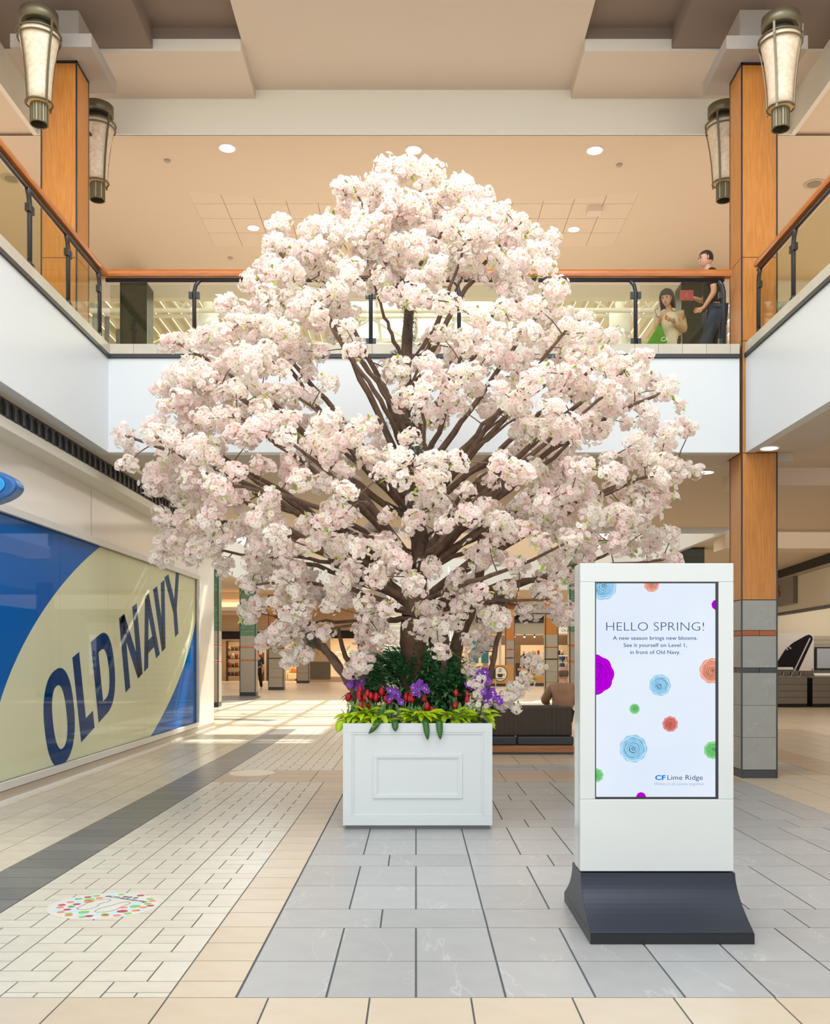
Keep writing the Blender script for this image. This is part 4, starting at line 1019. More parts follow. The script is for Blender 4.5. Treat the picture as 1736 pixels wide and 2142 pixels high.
def half(y):
    for (a, u), (b, v) in zip(WH[:-1], WH[1:]):
        if y <= b: return u+(v-u)*(y-a)/(b-a)
    return 230
clus = []
rc = random.Random(5)
for j, row in enumerate(rows_):
    for i, ch in enumerate(row):
        d = 0 if ch == '.' else int(ch)
        if d == 0: continue
        for layer, kf in (('f', .30), ('b', .20)):
            nn = 9*(d/9)**1.55*kf*1.12
            if layer == 'b' and d < 6: nn *= .35
            n = int(nn)+(rc.random() < nn-int(nn))
            for _ in range(n):
                x = 260+i*50+rc.uniform(0, 50); y = 340+j*50+rc.uniform(0, 50)
                r = min(1, abs(x-868)/(half(y)+20)); D = .68*half(y)/220*math.sqrt(max(0, 1-r*r))
                if y > 1380: D = min(D, .4)
                Yc = TC.y+(-rc.uniform(.25, .95)*D-.05 if layer == 'f' else rc.uniform(0, .85)*D+.05)
                clus.append((P(x, y, Yc), layer))
# twig sprays beyond the outline
for x, y, dy in ((1455, 985, .3), (1435, 975, .25), (1415, 968, .2), (275, 940, .1), (1430, 890, 0), (1445, 900, 0), (1425, 850, .1), (725, 385, -.1), (722, 410, -.1), (843, 352, 0), (995, 415, .1), (1150, 530, .1), (1130, 545, 0), (545, 560, -.2), (370, 720, 0), (345, 715, 0), (355, 1130, -.2), (375, 1145, -.2), (1100, 1420, -.4), (1085, 1440, -.4), (1080, 1480, -.45), (1060, 1455, -.5), (1045, 1470, -.4), (1010, 1475, -.5), (1000, 1455, -.5), (1000, 1430, -.5), (985, 1480, -.5), (740, 1395, .1), (750, 1380, .1), (755, 1420, .1), (770, 1400, .2), (990, 1370, .2), (1010, 1350, .2)):
    clus.append((P(x, y, TC.y+dy), 's'))
# trunk
tr_px = [(866, 1402, 0), (866, 1385, 0), (864, 1345, 0), (862, 1290, 0), (872, 1220, .02), (880, 1150, .04), (868, 1080, .02), (850, 990, 0), (845, 880, 0), (848, 800, 0), (852, 700, 0), (857, 600, .02), (850, 500, 0), (852, 420, 0)]
tr_pts = [P(x, y, TC.y+.02+d) for x, y, d in tr_px]
tr_pts.insert(0, Vector((TC.x, TC.y, .84)))
tr_rad = [.12, .125, .128, .125, .105, .098, .09, .082, .075, .066, .058, .05, .04, .028, .014]
def smooth(pts, rad, k=4):
    out, ro = [], []
    n = len(pts)
    for i in range(n-1):
        p0, p1, p2, p3 = pts[max(i-1,0)], pts[i], pts[i+1], pts[min(i+2, n-1)]
        for s_ in range(k):
            t = s_/k
            out.append(.5*((2*p1)+(p2-p0)*t+(2*p0-5*p1+4*p2-p3)*t*t+(3*p1-p0-3*p2+p3)*t**3)); ro.append(rad[i]+(rad[i+1]-rad[i])*t)
    out.append(pts[-1]); ro.append(rad[-1]); return out, ro
def limb(name, pts, rad, m, k=4, n=9, wob=.0):
    p, r = smooth(pts, rad, k)
    p = [q+Vector((rc.gauss(0,wob), rc.gauss(0,wob), rc.gauss(0,wob))) if 0 < i < len(p)-1 else q for i, q in enumerate(p)]
    r = [q*rc.uniform(.93, 1.07) for q in r]
    MB().tube(p, r, n).build(name, m, tree); return p
limb('trunk', tr_pts[:5], tr_rad[:5], BARKB, 4, 16)
limb('trunk', tr_pts[4:], tr_rad[4:], BARK, 4, 12)
def pxl(l_): return [P(x, y, TC.y+d) for x, y, d in l_]
nodes = []
def addnodes(p): 
    for a, b in zip(p[:-1], p[1:]):
        nodes.append(a); nodes.append((a+b)/2)
for l_, r_ in (
    ([(952, 1440, .25), (950, 1395, .28), (958, 1340, .3), (985, 1270, .3), (1003, 1190, .28), (1010, 1100, .25), (1000, 1000, .2)], [.075, .072, .066, .06, .055, .045, .03]),
    ([(915, 1470, -.2), (918, 1430, -.22), (930, 1385, -.22), (932, 1340, -.2), (918, 1300, -.15), (905, 1250, -.1)], [.036, .036, .032, .03, .025, .018]),
    ([(900, 1410, .15), (905, 1370, .15), (900, 1320, .1), (905, 1280, .1)], [.03, .028, .024, .02]),
    ([(758, 1455, -.2), (757, 1400, -.2), (750, 1340, -.2), (757, 1290, -.2), (752, 1240, -.15)], [.026, .024, .022, .02, .014]),
    ([(752, 1465, -.15), (728, 1425, -.18), (700, 1385, -.2), (672, 1345, -.22), (640, 1300, -.25), (614, 1250, -.28), (605, 1205, -.3)], [.042, .04, .038, .032, .028, .024, .016]),
    ([(735, 1440, -.1), (700, 1380, -.1), (668, 1352, -.05), (640, 1325, 0), (605, 1300, .05), (575, 1290, .1)], [.036, .034, .032, .03, .026, .018]),
    ([(742, 1450, .0), (735, 1400, .05), (715, 1350, .1), (708, 1310, .1)], [.028, .025, .022, .015]),
    ([(1010, 1480, .1), (1025, 1420, .12), (1035, 1360, .12), (1050, 1300, .1), (1056, 1255, .1)], [.03, .028, .026, .024, .016])):
    p = limb('stem', pxl(l_), r_, BARK, 4, 9, .004); addnodes(p[len(p)//2:])
# main boughs: targets spread evenly over the crown
def trunk_at(z):
    for a, b in zip(tr_pts[:-1], tr_pts[1:]):
        if z <= b.z: t = max(0, (z-a.z)/(b.z-a.z)); return a.lerp(b, t), 
    return tr_pts[-1],
cand = [c for c, l_ in clus if l_ != 's' and c.z > 1.75]
targets = [max(cand, key=lambda c: abs(c.x))]
dist = [min(9, (c-targets[0]).length) for c in cand]
for _ in range(84):
    k = max(range(len(cand)), key=lambda i: dist[i]*(1 if abs(cand[i].x) > .4 else .8)); targets.append(cand[k])
    dist = [min(dd, (c-cand[k]).length) for dd, c in zip(dist, cand)]
whorls = [2.0, 2.35, 2.85, 3.15, 3.5, 3.75, 4.0, 4.3, 4.6, 4.9, 5.2]
for tg in targets:
    h = Vector((tg.x-TC.x, tg.y-TC.y, 0)).length
    el = math.radians(9+51*max(0, min(1, (tg.z-2.2)/3.3)))
    zs = max(1.95, min(5.3, tg.z-h*math.tan(el))); wz = min(whorls, key=lambda q: abs(q-zs))+rc.uniform(-.05, .05)
    if wz > tg.z-.02: wz = max(1.9, tg.z-.25)
    st = trunk_at(wz)[0]
    dv = tg-st; Lg = dv.length
    if Lg < .3: continue
    sd = Vector((-dv.y, dv.x, 0)).normalized()
    k1 = rc.uniform(-.07, .07)*Lg; k2 = rc.uniform(-.03, .09)*Lg
    pts = [st, st+dv*.3+sd*k1+Vector((0,0,k2)), st+dv*.62+sd*k1*.6+Vector((0,0,k2*1.1)), tg]
    rb = min(.038, .012+.0105*Lg)
    p = limb('branch', pts, [rb, rb*.8, rb*.6, rb*.3], BARK, 5, 8, .008)
    addnodes(p[3:])
# side twigs to every other cluster
tb = MB(); na = [tuple(n_) for n_ in nodes]; ca = np.array([tuple(c) for c, _ in clus])
def cost(A, q): return np.sqrt(((A-q)**2).sum(1))+np.maximum(0, q[2]-A[:, 2]-.03)*.8
best = np.full(len(ca), 1e9); par = np.zeros((len(ca), 3)); rad_ = np.full(len(ca), .011)
for q in na:
    d = cost(ca, np.array(q)); m_ = d < best; best[m_] = d[m_]; par[m_] = q
todo = np.ones(len(ca), bool)
while todo.any():
    k = int(np.where(todo, best, 1e9).argmin()); todo[k] = False; c = Vector(ca[k]); a = Vector(par[k]); Lg = (c-a).length
    if .05 < Lg < .9:
        mid = a.lerp(c, .5)+Vector((rc.gauss(0,.03), rc.gauss(0,.03), rc.uniform(-.02,.05)))*Lg*1.5
        q, r_ = smooth([a, mid, c], [.004+.009*Lg, .0035+.006*Lg, .003], 3); tb.tube(q, r_, 5, cap=False)
    d = cost(ca, ca[k])+.05; m_ = (d < best) & todo; best[m_] = d[m_]; par[m_] = ca[k]
tb.build('twigs', BARK, tree, 'stuff')
# clusters: the 290 that show largest are parts, the rest one joined part
clus.sort(key=lambda q: ((0 if q[1] != 'b' else 1), q[0].y))
NP = 290
def rotm(rnd): 
    return Matrix.Rotation(rnd.uniform(0, 6.28), 3, 'Z') @ Matrix.Rotation(rnd.uniform(-.6, .6), 3, 'X')
for k, (c, l_) in enumerate(clus[:NP]):
    vi = rc.randrange(8) if l_ != 's' else rc.randrange(8, NV)
    o = bpy.data.objects.new('blossom_cluster', vmesh[vi]); C.objects.link(o); o.parent = tree; o.location = c-TC
    o.rotation_euler = rotm(rc).to_euler(); s_ = rc.uniform(.78, 1.12); o.scale = (s_, s_, s_*rc.uniform(.8, 1.05))
VA, FL, LO, MI = [], [], [], []; base = 0
vn = []
for V, Fc, M in variants:
    lt = np.array([len(f) for f in Fc], dtype=np.int32); fl = np.array([i for f in Fc for i in f], dtype=np.int32)
    vn.append((np.array([tuple(v) for v in V], dtype=np.float32), fl, lt, np.array(M, dtype=np.int32)))
for c, l_ in clus[NP:]:
    vi = rc.randrange(8) if l_ != 's' else rc.randrange(8, NV)
    V, fl, lt, M = vn[vi]; s_ = rc.uniform(.78, 1.15)
    VA.append(V @ (np.array(rotm(rc)).T*s_).astype(np.float32)+np.array(c-TC, dtype=np.float32)); FL.append(fl+base); LO.append(lt); MI.append(M); base += len(V)
VA = np.concatenate(VA); FL = np.concatenate(FL); LO = np.concatenate(LO); MI = np.concatenate(MI)
me = bpy.data.meshes.new('blossoms'); me.vertices.add(len(VA)); me.vertices.foreach_set('co', VA.ravel()); me.loops.add(len(FL)); me.loops.foreach_set('vertex_index', FL)
me.polygons.add(len(LO)); me.polygons.foreach_set('loop_start', np.concatenate([[0], np.cumsum(LO)[:-1]]).astype(np.int32)); me.polygons.foreach_set('material_index', MI)
for m in (PET, CEN, LIME): me.materials.append(m)
me.update(calc_edges=True); me.validate()
o = bpy.data.objects.new('blossoms', me); C.objects.link(o); o.parent = tree; o['kind'] = 'stuff'
# grey moss on the forks
MOSS = mat('grey_moss', (112, 106, 92), .9, rgb2=(84, 78, 66), island=.8)
def moss(c, rx, rz, n, hang=.5):
    mb = MB()
    for _ in range(n):
        a = c+Vector((rc.gauss(0,.5)*rx, rc.gauss(0,.5)*rx, rc.gauss(0,.5)*rz)); d = Vector((rc.gauss(0,1), rc.gauss(0,1), rc.gauss(-hang,1))).normalized()*rc.uniform(.02,.055)
        b = a+d; e = b+Vector((rc.gauss(0,.012), rc.gauss(0,.012), -abs(rc.gauss(.012,.012)))); s_ = Vector((.0016, 0, .0008))
        mb.add([a-s_, a+s_, b+s_, b-s_, e], [(0,1,2,3), (3,2,4)])
    mb.build('moss_clump', MOSS, tree, 'stuff')
for x, y, dy, rx, rz, n in ((857, 655, -.06, .05, .16, 420), (857, 700, -.06, .05, .1, 260), (830, 745, -.08, .05, .06, 200), (845, 880, -.1, .16, .06, 600), (872, 938, -.1, .14, .07, 560), (866, 1062, -.1, .12, .08, 500), (868, 1110, -.12, .07, .07, 300), (650, 1340, -.24, .06, .07, 320), (690, 1255, .05, .08, .07, 420), (1046, 1250, .0, .12, .07, 500), (905, 1135, -.1, .06, .06, 220), (1050, 740+240, -.1, .08, .05, 240)):
    moss(P(x, y, TC.y+dy), rx, rz, n)
# ================= PLANTER =================
PX0, PX1, PY0, PY1, PZ = -.649, .679, 8.66, 10.0, .942
pl = thing('planter', 'large white square planter box with raised panel mouldings', 'planter', (.015, 9.33, 0))
PW = mat('planter_white', (214, 222, 224), .35)
mb = MB(); t_ = .03
mb.box(PX0, PX1, PY0+.012, PY0+.012+t_, .035, PZ).box(PX0, PX1, PY1-t_, PY1, .035, PZ).box(PX0, PX0+t_, PY0+.012+t_, PY1-t_, .035, PZ).box(PX1-t_, PX1, PY0+.012+t_, PY1-t_, .035, PZ).box(PX0+t_, PX1-t_, PY0+.05, PY1-t_, .035, .06)
mb.build('box', PW, pl, bevel=.003)
bx('foot', mat('foot_grey', (120, 122, 122), .5), PX0+.02, PX1-.02, PY0+.03, PY1-.02, 0, .035, pl)
def frame(name, x0, x1, z0, z1, w_, y0, y1):
    q = MB(); q.box(x0, x1, y0, y1, z1-w_, z1).box(x0, x1, y0, y1, z0, z0+w_).box(x0, x0+w_, y0, y1, z0+w_, z1-w_).box(x1-w_, x1, y0, y1, z0+w_, z1-w_)
    return q.build(name, PW, pl, bevel=.003)
frame('border_frame', PX0, PX1, .035, PZ, .080, PY0, PY0+.012)
frame('moulding', PX0+.080, PX1-.080, .115, PZ-.080, .018, PY0+.004, PY0+.012)
frame('centre_moulding', -.382, .412, .275, .672, .034, PY0-.0, PY0+.012)
frame('centre_bead', -.350, .380, .307, .640, .012, PY0+.004, PY0+.012)
SOIL = mat('soil_moss', (86, 78, 44), .95, rgb2=(52, 42, 28), scale=40, bump=.6)
bx('soil', SOIL, PX0+t_, PX1-t_, PY0+.05, PY1-t_, .84, .905, pl)
SZ = .905
# ---- dark green leafy shrubs ----
DG = mat('dark_foliage', (78, 134, 82), .35, rgb2=(44, 98, 58), island=.8)
def frond(seed):
    rnd = random.Random(seed); V, Fc, M = [], [], []
    for k in range(5):
        for sg in (-1, 1):
            base = Vector((0, .02+k*.022, -.004*k*k*.5)); d = Vector((sg*.9, .75, -.35)); leaf(base, d, Vector((0, .1, 1)), .052-k*.003, .022, V, Fc, M, 0, .5)
    leaf(Vector((0, .13, -.02)), Vector((0, 1, -.5)), Vector((0, .3, 1)), .055, .022, V, Fc, M, 0, .5)
    mb = MB(); mb.v = [tuple(v) for v in V]; mb.f = Fc; mb.m = M; mb.sm = [False]*len(Fc); mb.tube([(0,0,0), (0,.07,-.006), (0,.14,-.025)], .002, 4, cap=False)
    return mb.mesh('frond', DG)
fr_m = [frond(i) for i in range(3)]
def shrub(lab, cx, cy, rx, ry, z0, h, n):
    t = thing('leafy_shrub', lab, 'shrub', (cx, cy, SZ))
    rnd = random.Random(int(cx*100)+n)
    mb = MB()
    for k in range(26):
        a = rnd.uniform(0, 6.28); e = rnd.uniform(.3, 1); mb.tube([(cx+.1*math.cos(a)*rx, cy+.1*math.sin(a)*ry, SZ-.02), (cx+rx*.7*e*math.cos(a), cy+ry*.7*e*math.sin(a), z0+h*.75*math.sqrt(1-e*e*.6))], .006, 5)
    mb.build('stems', mat('shrub_stem', (52, 60, 36), .8), t, 'stuff')
    for k in range(n):
        a = rnd.uniform(0, 6.28); zc = rnd.uniform(-.35, 1); rr = math.sqrt(max(0, 1-max(zc,0)**2))*rnd.uniform(.75, 1)
        p = Vector((cx+rx*rr*math.cos(a), cy+ry*rr*math.sin(a), max(SZ+.02, z0+h*zc*rnd.uniform(.85, 1))))
        out = Vector((math.cos(a)*rr, math.sin(a)*rr, .35+.8*max(zc, 0)+rnd.uniform(-.3,.3)))
        o = bpy.data.objects.new('frond', rnd.choice(fr_m)); C.objects.link(o); o.parent = t; o.location = p-Vector((cx, cy, SZ))
        yx = out.normalized(); zx = (Vector((0,0,1))-yx*yx.z).normalized(); xx = yx.cross(zx)
        o.rotation_euler = Matrix((xx, yx, zx)).transposed().to_euler(); s_ = rnd.uniform(1.25, 1.75); o.scale = (s_, s_, s_)
shrub('wide dark green leafy shrub around the tree trunk foot', .01, 9.42, .47, .28, 1.12, .36, 298)
shrub('small dark green leafy shrub in front, to the right of centre', .33, 9.24, .21, .15, 1.08, .22, 170)
# ---- lime hosta clumps ----
HO = mat('lime_leaf', (190, 214, 24), .4, rgb2=(150, 190, 20), island=.8)
V, Fc, M = [], [], []; leaf(Vector((0,0,0)), Vector((0,1,0)), Vector((0,0,1)), .125, .052, V, Fc, M, 0, .45); hmesh = mesh_of('leaf', V, Fc, M, [HO])
for p in hmesh.polygons: p.use_smooth = True
def hosta(lab, cx, cy, rx, n, z=.96, sc=1):
    t = thing('hosta_plant', lab, 'plant', (cx, cy, SZ), 'lime leaved plants along the planter front'); rnd = random.Random(int(cx*1000))
    MB().lathe([(.03, SZ-.005), (.05, SZ+.03), (.02, SZ+.05)], cx, cy, 8).build('crown', mat('hosta_crown', (96, 120, 30), .7), t)
    for k in range(n):
        u = rnd.uniform(-1, 1); b = Vector((cx+u*rx*.7, cy+rnd.uniform(-.03, .05), SZ+.03+rnd.uniform(0, .125)*(1-abs(u)*.4)))
        d = Vector((u*.9+rnd.gauss(0,.45), -abs(rnd.gauss(.55,.35)), rnd.uniform(-.25, .65))).normalized()
        o = bpy.data.objects.new('leaf', hmesh); C.objects.link(o); o.parent = t; o.location = b-Vector((cx, cy, SZ))
        up = Vector((0, -.45, 1)); zx = (up-d*d.dot(up)).normalized(); xx = d.cross(zx)
        o.rotation_euler = Matrix((xx, d, zx)).transposed().to_euler(); s_ = rnd.uniform(.85, 1.35)*sc; o.scale = (s_, s_, s_)
hosta('lime leaved plant at the left front corner of the planter', -.50, 8.80, .15, 30)
hosta('lime leaved plant second from the left, below the red tulips', -.34, 8.79, .11, 20)
hosta('lime leaved plant at the middle of the planter front', .04, 8.80, .13, 32)
hosta('lime leaved plant right of the two long hanging leaves', .33, 8.80, .17, 36)
hosta('lime leaved plant at the right front corner of the planter', .57, 8.80, .10, 18)
# ---- tulips ----
TR = mat('tulip_red', (196, 14, 36), .35, rgb2=(150, 8, 34), scale=30); TG = mat('tulip_leaf', (140, 182, 112), .45, rgb2=(108, 154, 84), island=.6)
def tulip_bloom():
    mb = MB()
    for k in range(6):
        a = math.pi/3*k; ro = 1.0 if k % 2 else .9; vs = []
        for i, (r, z) in enumerate(((.006, 0), (.027, .018), (.031, .042), (.020, .068), (.010, .080))):
            w_ = (.006, .022, .024, .015, .002)[i]
            for s_ in (-1, 0, 1):
                aa = a+s_*w_/max(r, .012)*.75; q = r*ro*(1.0 if s_ == 0 else .95); vs.append((q*math.cos(aa), q*math.sin(aa), z))
        fs = [(3*i+j, 3*i+j+1, 3*i+j+4, 3*i+j+3) for i in range(4) for j in range(2)]; mb.add(vs, fs, 0, True)
    return mb.mesh('bloom', TR)
tb_m = tulip_bloom()
V, Fc, M = [], [], []; leaf(Vector((0,0,0)), Vector((0,.25,1)), Vector((0,-1,.2)), .24, .052, V, Fc, M, 0, .18); tl_m = mesh_of('leaf', V, Fc, M, [TG])
for p in tl_m.polygons: p.use_smooth = True
spots = [(155,470,-.5),(310,375,0),(290,430,0),(300,490,.1),(360,480,0),(310,590,0),(390,555,.8),(435,460,0),(495,480,-.1),(610,495,.15),(665,515,-.1),(570,410,0),(860,470,.1),(905,490,0),(940,490,0),(1090,485,0),(1120,590,-.1),(1225,628,.6),(1475,420,.1),(1455,560,.5),(1615,510,0),(1620,430,.2),(925,430,0),(395,430,0)]
seen = []
NUM = ('first','second','third','fourth','fifth','sixth','seventh','eighth','ninth','tenth','eleventh','twelfth','thirteenth','fourteenth','fifteenth','sixteenth','seventeenth','eighteenth','nineteenth','twentieth','twenty first','twenty second','twenty third','twenty fourth')
for k, (x, y, tilt) in enumerate(sorted(spots)):
    px, py = 700+x*.1728, 1380+y*.1728
    Yt = 8.85+(600-y)/600*.16; tp = P(px, py+6, Yt); base = Vector((tp.x+R.uniform(-.02,.02), Yt+R.uniform(-.01,.03), SZ))
    t = thing('tulip', 'red tulip in the planter, %s counting from the left' % NUM[k], 'tulip', tuple(base), 'red tulips in the planter')
    q, r_ = smooth([base, base.lerp(tp, .55)+Vector((R.uniform(-.012,.012),0,0)), tp], [.005, .0045, .004], 4); MB().tube(q, r_, 6).build('stem', TG, t)
    o = bpy.data.objects.new('bloom', tb_m); C.objects.link(o); o.parent = t; o.location = tp-base; o.rotation_euler = (R.uniform(-.2,.2), tilt, R.uniform(0, 6)); s_ = R.uniform(.8, 1.02); o.scale = (s_, s_, s_*1.15)
    for j in range(6):
        o = bpy.data.objects.new('leaf', tl_m); C.objects.link(o); o.parent = t; o.location = (R.uniform(-.035,.035), R.uniform(-.04,.03), 0); hz = (tp.z-SZ)/.25
        s_ = R.uniform(.8, 1.1)*max(.6, hz); o.scale = (s_*1.2, s_, s_); o.rotation_euler = (R.uniform(-.1,.25), R.uniform(-.35,.35), R.uniform(0, 6.28))
# ---- orchids ----
OP = mat('orchid_purple', (150, 84, 196), .5, rgb2=(112, 40, 160), island=.9); OG = mat('orchid_stem', (44, 74, 52), .5); OL = mat('orchid_leaf', (58, 112, 40), .3, rgb2=(42, 90, 34), scale=12)
def orchid_bloom(seed):
    rnd = random.Random(seed); V, Fc, M = [], [], []
    for k in range(5):
        a = 2*math.pi*k/5+.3; d = Vector((math.cos(a), -.25, math.sin(a))); leaf(Vector((0,0,0)), d, Vector((0,-1,0)), .040 if k % 2 else .046, .044, V, Fc, M, 0, .1)
    leaf(Vector((0,-.006,0)), Vector((0,-.8,-.6)), Vector((0,-.6,.8)), .02, .014, V, Fc, M, 1, .1)
    return mesh_of('bloom', V, Fc, M, [OP, mat('orchid_lip', (236, 226, 240), .5)])
ob_m = [orchid_bloom(i) for i in range(2)]
def orchid(lab, base_px, pts_px, Yo, blooms):
    b = P(base_px, 1500, Yo); b.z = SZ; t = thing('orchid', lab, 'orchid', tuple(b), 'purple orchids in the planter')
    pts = [b]+[P(x, y, Yo) for x, y in pts_px]; q, r_ = smooth(pts, [.005]*len(pts), 4); MB().tube(q, r_, 6).build('stem', OG, t)
    for x, y in blooms:
        o = bpy.data.objects.new('bloom', R.choice(ob_m)); C.objects.link(o); o.parent = t; o.location = P(x, y, Yo-.02+R.uniform(-.02,.02))-b
        o.rotation_euler = (R.uniform(-.4,.4), R.uniform(-3,3), R.uniform(-.6,.6)); s_ = R.uniform(.8, 1.15); o.scale = (s_, s_, s_)
orchid('purple orchid spray beside the leaning stems at the left back corner', 748, [(750, 1460), (748, 1425), (738, 1410)], 9.15, [(735,1422),(745,1412),(740,1430),(752,1432),(758,1424),(741,1409),(733,1432),(748,1442),(756,1438)])
orchid('purple orchid spray over the tulips, left of centre', 818, [(821, 1470), (824, 1450), (826, 1443)], 8.85, [(816,1443),(822,1448),(828,1446),(834,1452),(820,1455),(813,1462),(838,1468),(831,1458)])
orchid('purple orchid spray over the tulips, right of centre', 905, [(895, 1475), (882, 1450), (876, 1435)], 8.85, [(872,1442),(868,1448),(876,1432),(880,1428),(866,1438),(874,1450),(888,1438),(892,1444)])
orchid('tall purple orchid spray at the right, arching out among white blossoms', 985, [(1000, 1460), (1012, 1425), (1003, 1405)], 8.9, [(1003,1408),(1012,1403),(1018,1406),(1000,1416),(1008,1420),(1015,1412),(995,1424),(1006,1430),(1014,1434),(978,1432),(984,1437),(1020,1425)])
orchid('purple orchid spray hanging over the right corner of the planter', 1000, [(1015, 1440), (1030, 1450), (1042, 1466)], 8.82, [(1012,1446),(1020,1451),(1028,1447),(1034,1455),(1041,1461),(1046,1468),(1026,1460),(1016,1462),(1022,1472)])
def strap(name, lab, pts, wd):
    """long arching strap leaf hanging over the rim, one thing"""
    pts, _ = smooth([Vector(p) for p in pts], [0]*len(pts), 5); n = len(pts); V, Fc = [], []
    for i, p in enumerate(pts):
        d = (pts[min(i+1,n-1)]-pts[max(i-1,0)]).normalized(); sd = Vector((1, 0, 0)); sd = (sd-d*sd.dot(d)).normalized(); nn = d.cross(sd).normalized()
        t = i/(n-1); w2 = wd/2*min(1, .55+t*2.2)*(1 if t < .6 else max(.04, 1-((t-.6)/.41)**2.2))
        for s_ in (-1, 0, 1): V.append(p+sd*s_*w2+nn*(abs(s_)*w2*-.25))
        for s_ in (-1, 0, 1): V.append(p+sd*s_*w2+nn*(abs(s_)*w2*-.25-.003))
    for i in range(n-1):
        a, b = 6*i, 6*i+6
        Fc += [(a, a+1, b+1, b), (a+1, a+2, b+2, b+1), (a+3, b+3, b+4, a+4), (a+4, b+4, b+5, a+5), (a, b, b+3, a+3), (a+2, a+5, b+5, b+2)]
    mb = MB(); mb.add(V, Fc, 0, True); o = mb.build(name, OL); return tag(o, lab, 'leaf', 'long leaves hanging over the planter rim')
def rim(x, y1, dx, lab, wd, back=.1):
    a = (x-VX)*8.66/F; b = (x+dx-VX)*8.62/F; zb = P(x, y1, 8.62).z
    strap('strap_leaf', lab, [(a, 8.66+back, SZ+.02), (a, 8.70, PZ+.03), (a+(b-a)*.2, 8.635, PZ+.012), (a+(b-a)*.6, 8.615, (PZ+zb)/2), (b, 8.622, zb)], wd)
rim(889, 1548, 6, 'long dark green leaf over the planter rim, left one of the middle pair', .055)
rim(918, 1547, 3, 'long dark green leaf over the planter rim, right one of the middle pair', .058)
rim(826, 1530, 1, 'short cut dark green leaf over the planter rim below the left orchid', .058)
rim(795, 1535, -24, 'dark green leaf slanting left over the planter rim', .05)
o_ = strap('strap_leaf', 'lime yellow leaf drooping past the left rim of the planter', [(-.60, 8.80, SZ+.03), (-.645, 8.76, PZ+.03), (-.675, 8.72, PZ+.01), (-.69, 8.70, PZ-.05), (-.69, 8.70, PZ-.08)], .07); o_.data.materials[0] = HO
# ================= DIGITAL SIGN =================
ks = thing('digital_sign', 'freestanding white digital sign with a lit spring greeting and a dark curved foot', 'sign', (1.371, 5.68, 0))
KW = mat('sign_body', (206, 213, 213), .22, coat=.3); KB = mat('sign_foot', (34, 40, 52), .36, metal=.55, spec=.6)
BX0, BX1, BY0, BY1, BZ0, BZ1 = .934, 1.808, 5.55, 5.745, .318, 2.072
SX0, SX1, SZ0, SZ1 = (1245-VX)*5.55/F, (1503-VX)*5.55/F, H-(1672-VY)*5.55/F, H-(1217-VY)*5.55/F
mb = MB(); mb.box(BX0, BX1, BY0+.03, BY1, BZ0, BZ1).box(BX0, BX1, BY0, BY0+.03, BZ0, SZ0).box(BX0, BX1, BY0, BY0+.03, SZ1, BZ1).box(BX0, SX0, BY0, BY0+.03, SZ0, SZ1).box(SX1, BX1, BY0, BY0+.03, SZ0, SZ1)
mb.build('body', KW, ks, bevel=.004)
MB().box(BX0-.0015, BX0+.001, BY0+.035, BY0+.040, BZ0, BZ1).build('side_seam', CAPM, ks)
q = MB(); y0 = BY0+.006; q.box(SX0, SX1, y0, y0+.022, SZ0, SZ0+.012).box(SX0, SX1, y0, y0+.022, SZ1-.008, SZ1).box(SX0, SX0+.006, y0, y0+.022, SZ0+.012, SZ1-.008).box(SX1-.014, SX1, y0, y0+.022, SZ0+.012, SZ1-.008); q.build('bezel', mat('bezel_black', (22, 30, 38), .3), ks)
def screen(name, rgb, e=1.0):
    m = mat(name, rgb, .5, emit=e); b = m.node_tree.nodes['Principled BSDF']; b.inputs['Base Color'].default_value = (0,0,0,1); b.inputs['Specular IOR Level'].default_value = 0
    b.inputs['Emission Color'].default_value = L(rgb); return m
YS_ = BY0+.016; SCR = screen('screen_sky', (226, 238, 253), 1.0)
nt = SCR.node_tree; tc = nt.nodes.new('ShaderNodeTexCoord'); no = nt.nodes.new('ShaderNodeTexNoise'); no.inputs['Scale'].default_value = 1.6; mxn = nt.nodes.new('ShaderNodeMix'); mxn.data_type = 'RGBA'
mxn.inputs['A'].default_value = L((214, 228, 250)); mxn.inputs['B'].default_value = L((242, 248, 255)); nt.links.new(tc.outputs['Object'], no.inputs['Vector']); nt.links.new(no.outputs['Fac'], mxn.inputs['Factor']); nt.links.new(mxn.outputs['Result'], nt.nodes['Principled BSDF'].inputs['Emission Color'])
sx0, sx1, sz0, sz1 = SX0+.006, SX1-.014, SZ0+.012, SZ1-.008
scr = bx('screen', SCR, sx0, sx1, YS_, YS_+.01, sz0, sz1, ks)
def S(px, py): return ((px-VX)*5.556/F, H-(py-VY)*5.556/F)
def shades(c): return [tuple(int(v*k+255*max(0,k-1)*.0) if k <= 1 else int(255-(255-v)*(2-k)) for v in c) for k in (1.35, 1.0, .86, .72, .55)]
cols = {'blue': (150, 206, 240), 'coral': (232, 150, 124), 'purple': (186, 0, 222), 'green': (112, 204, 118), 'red': (214, 112, 104)}
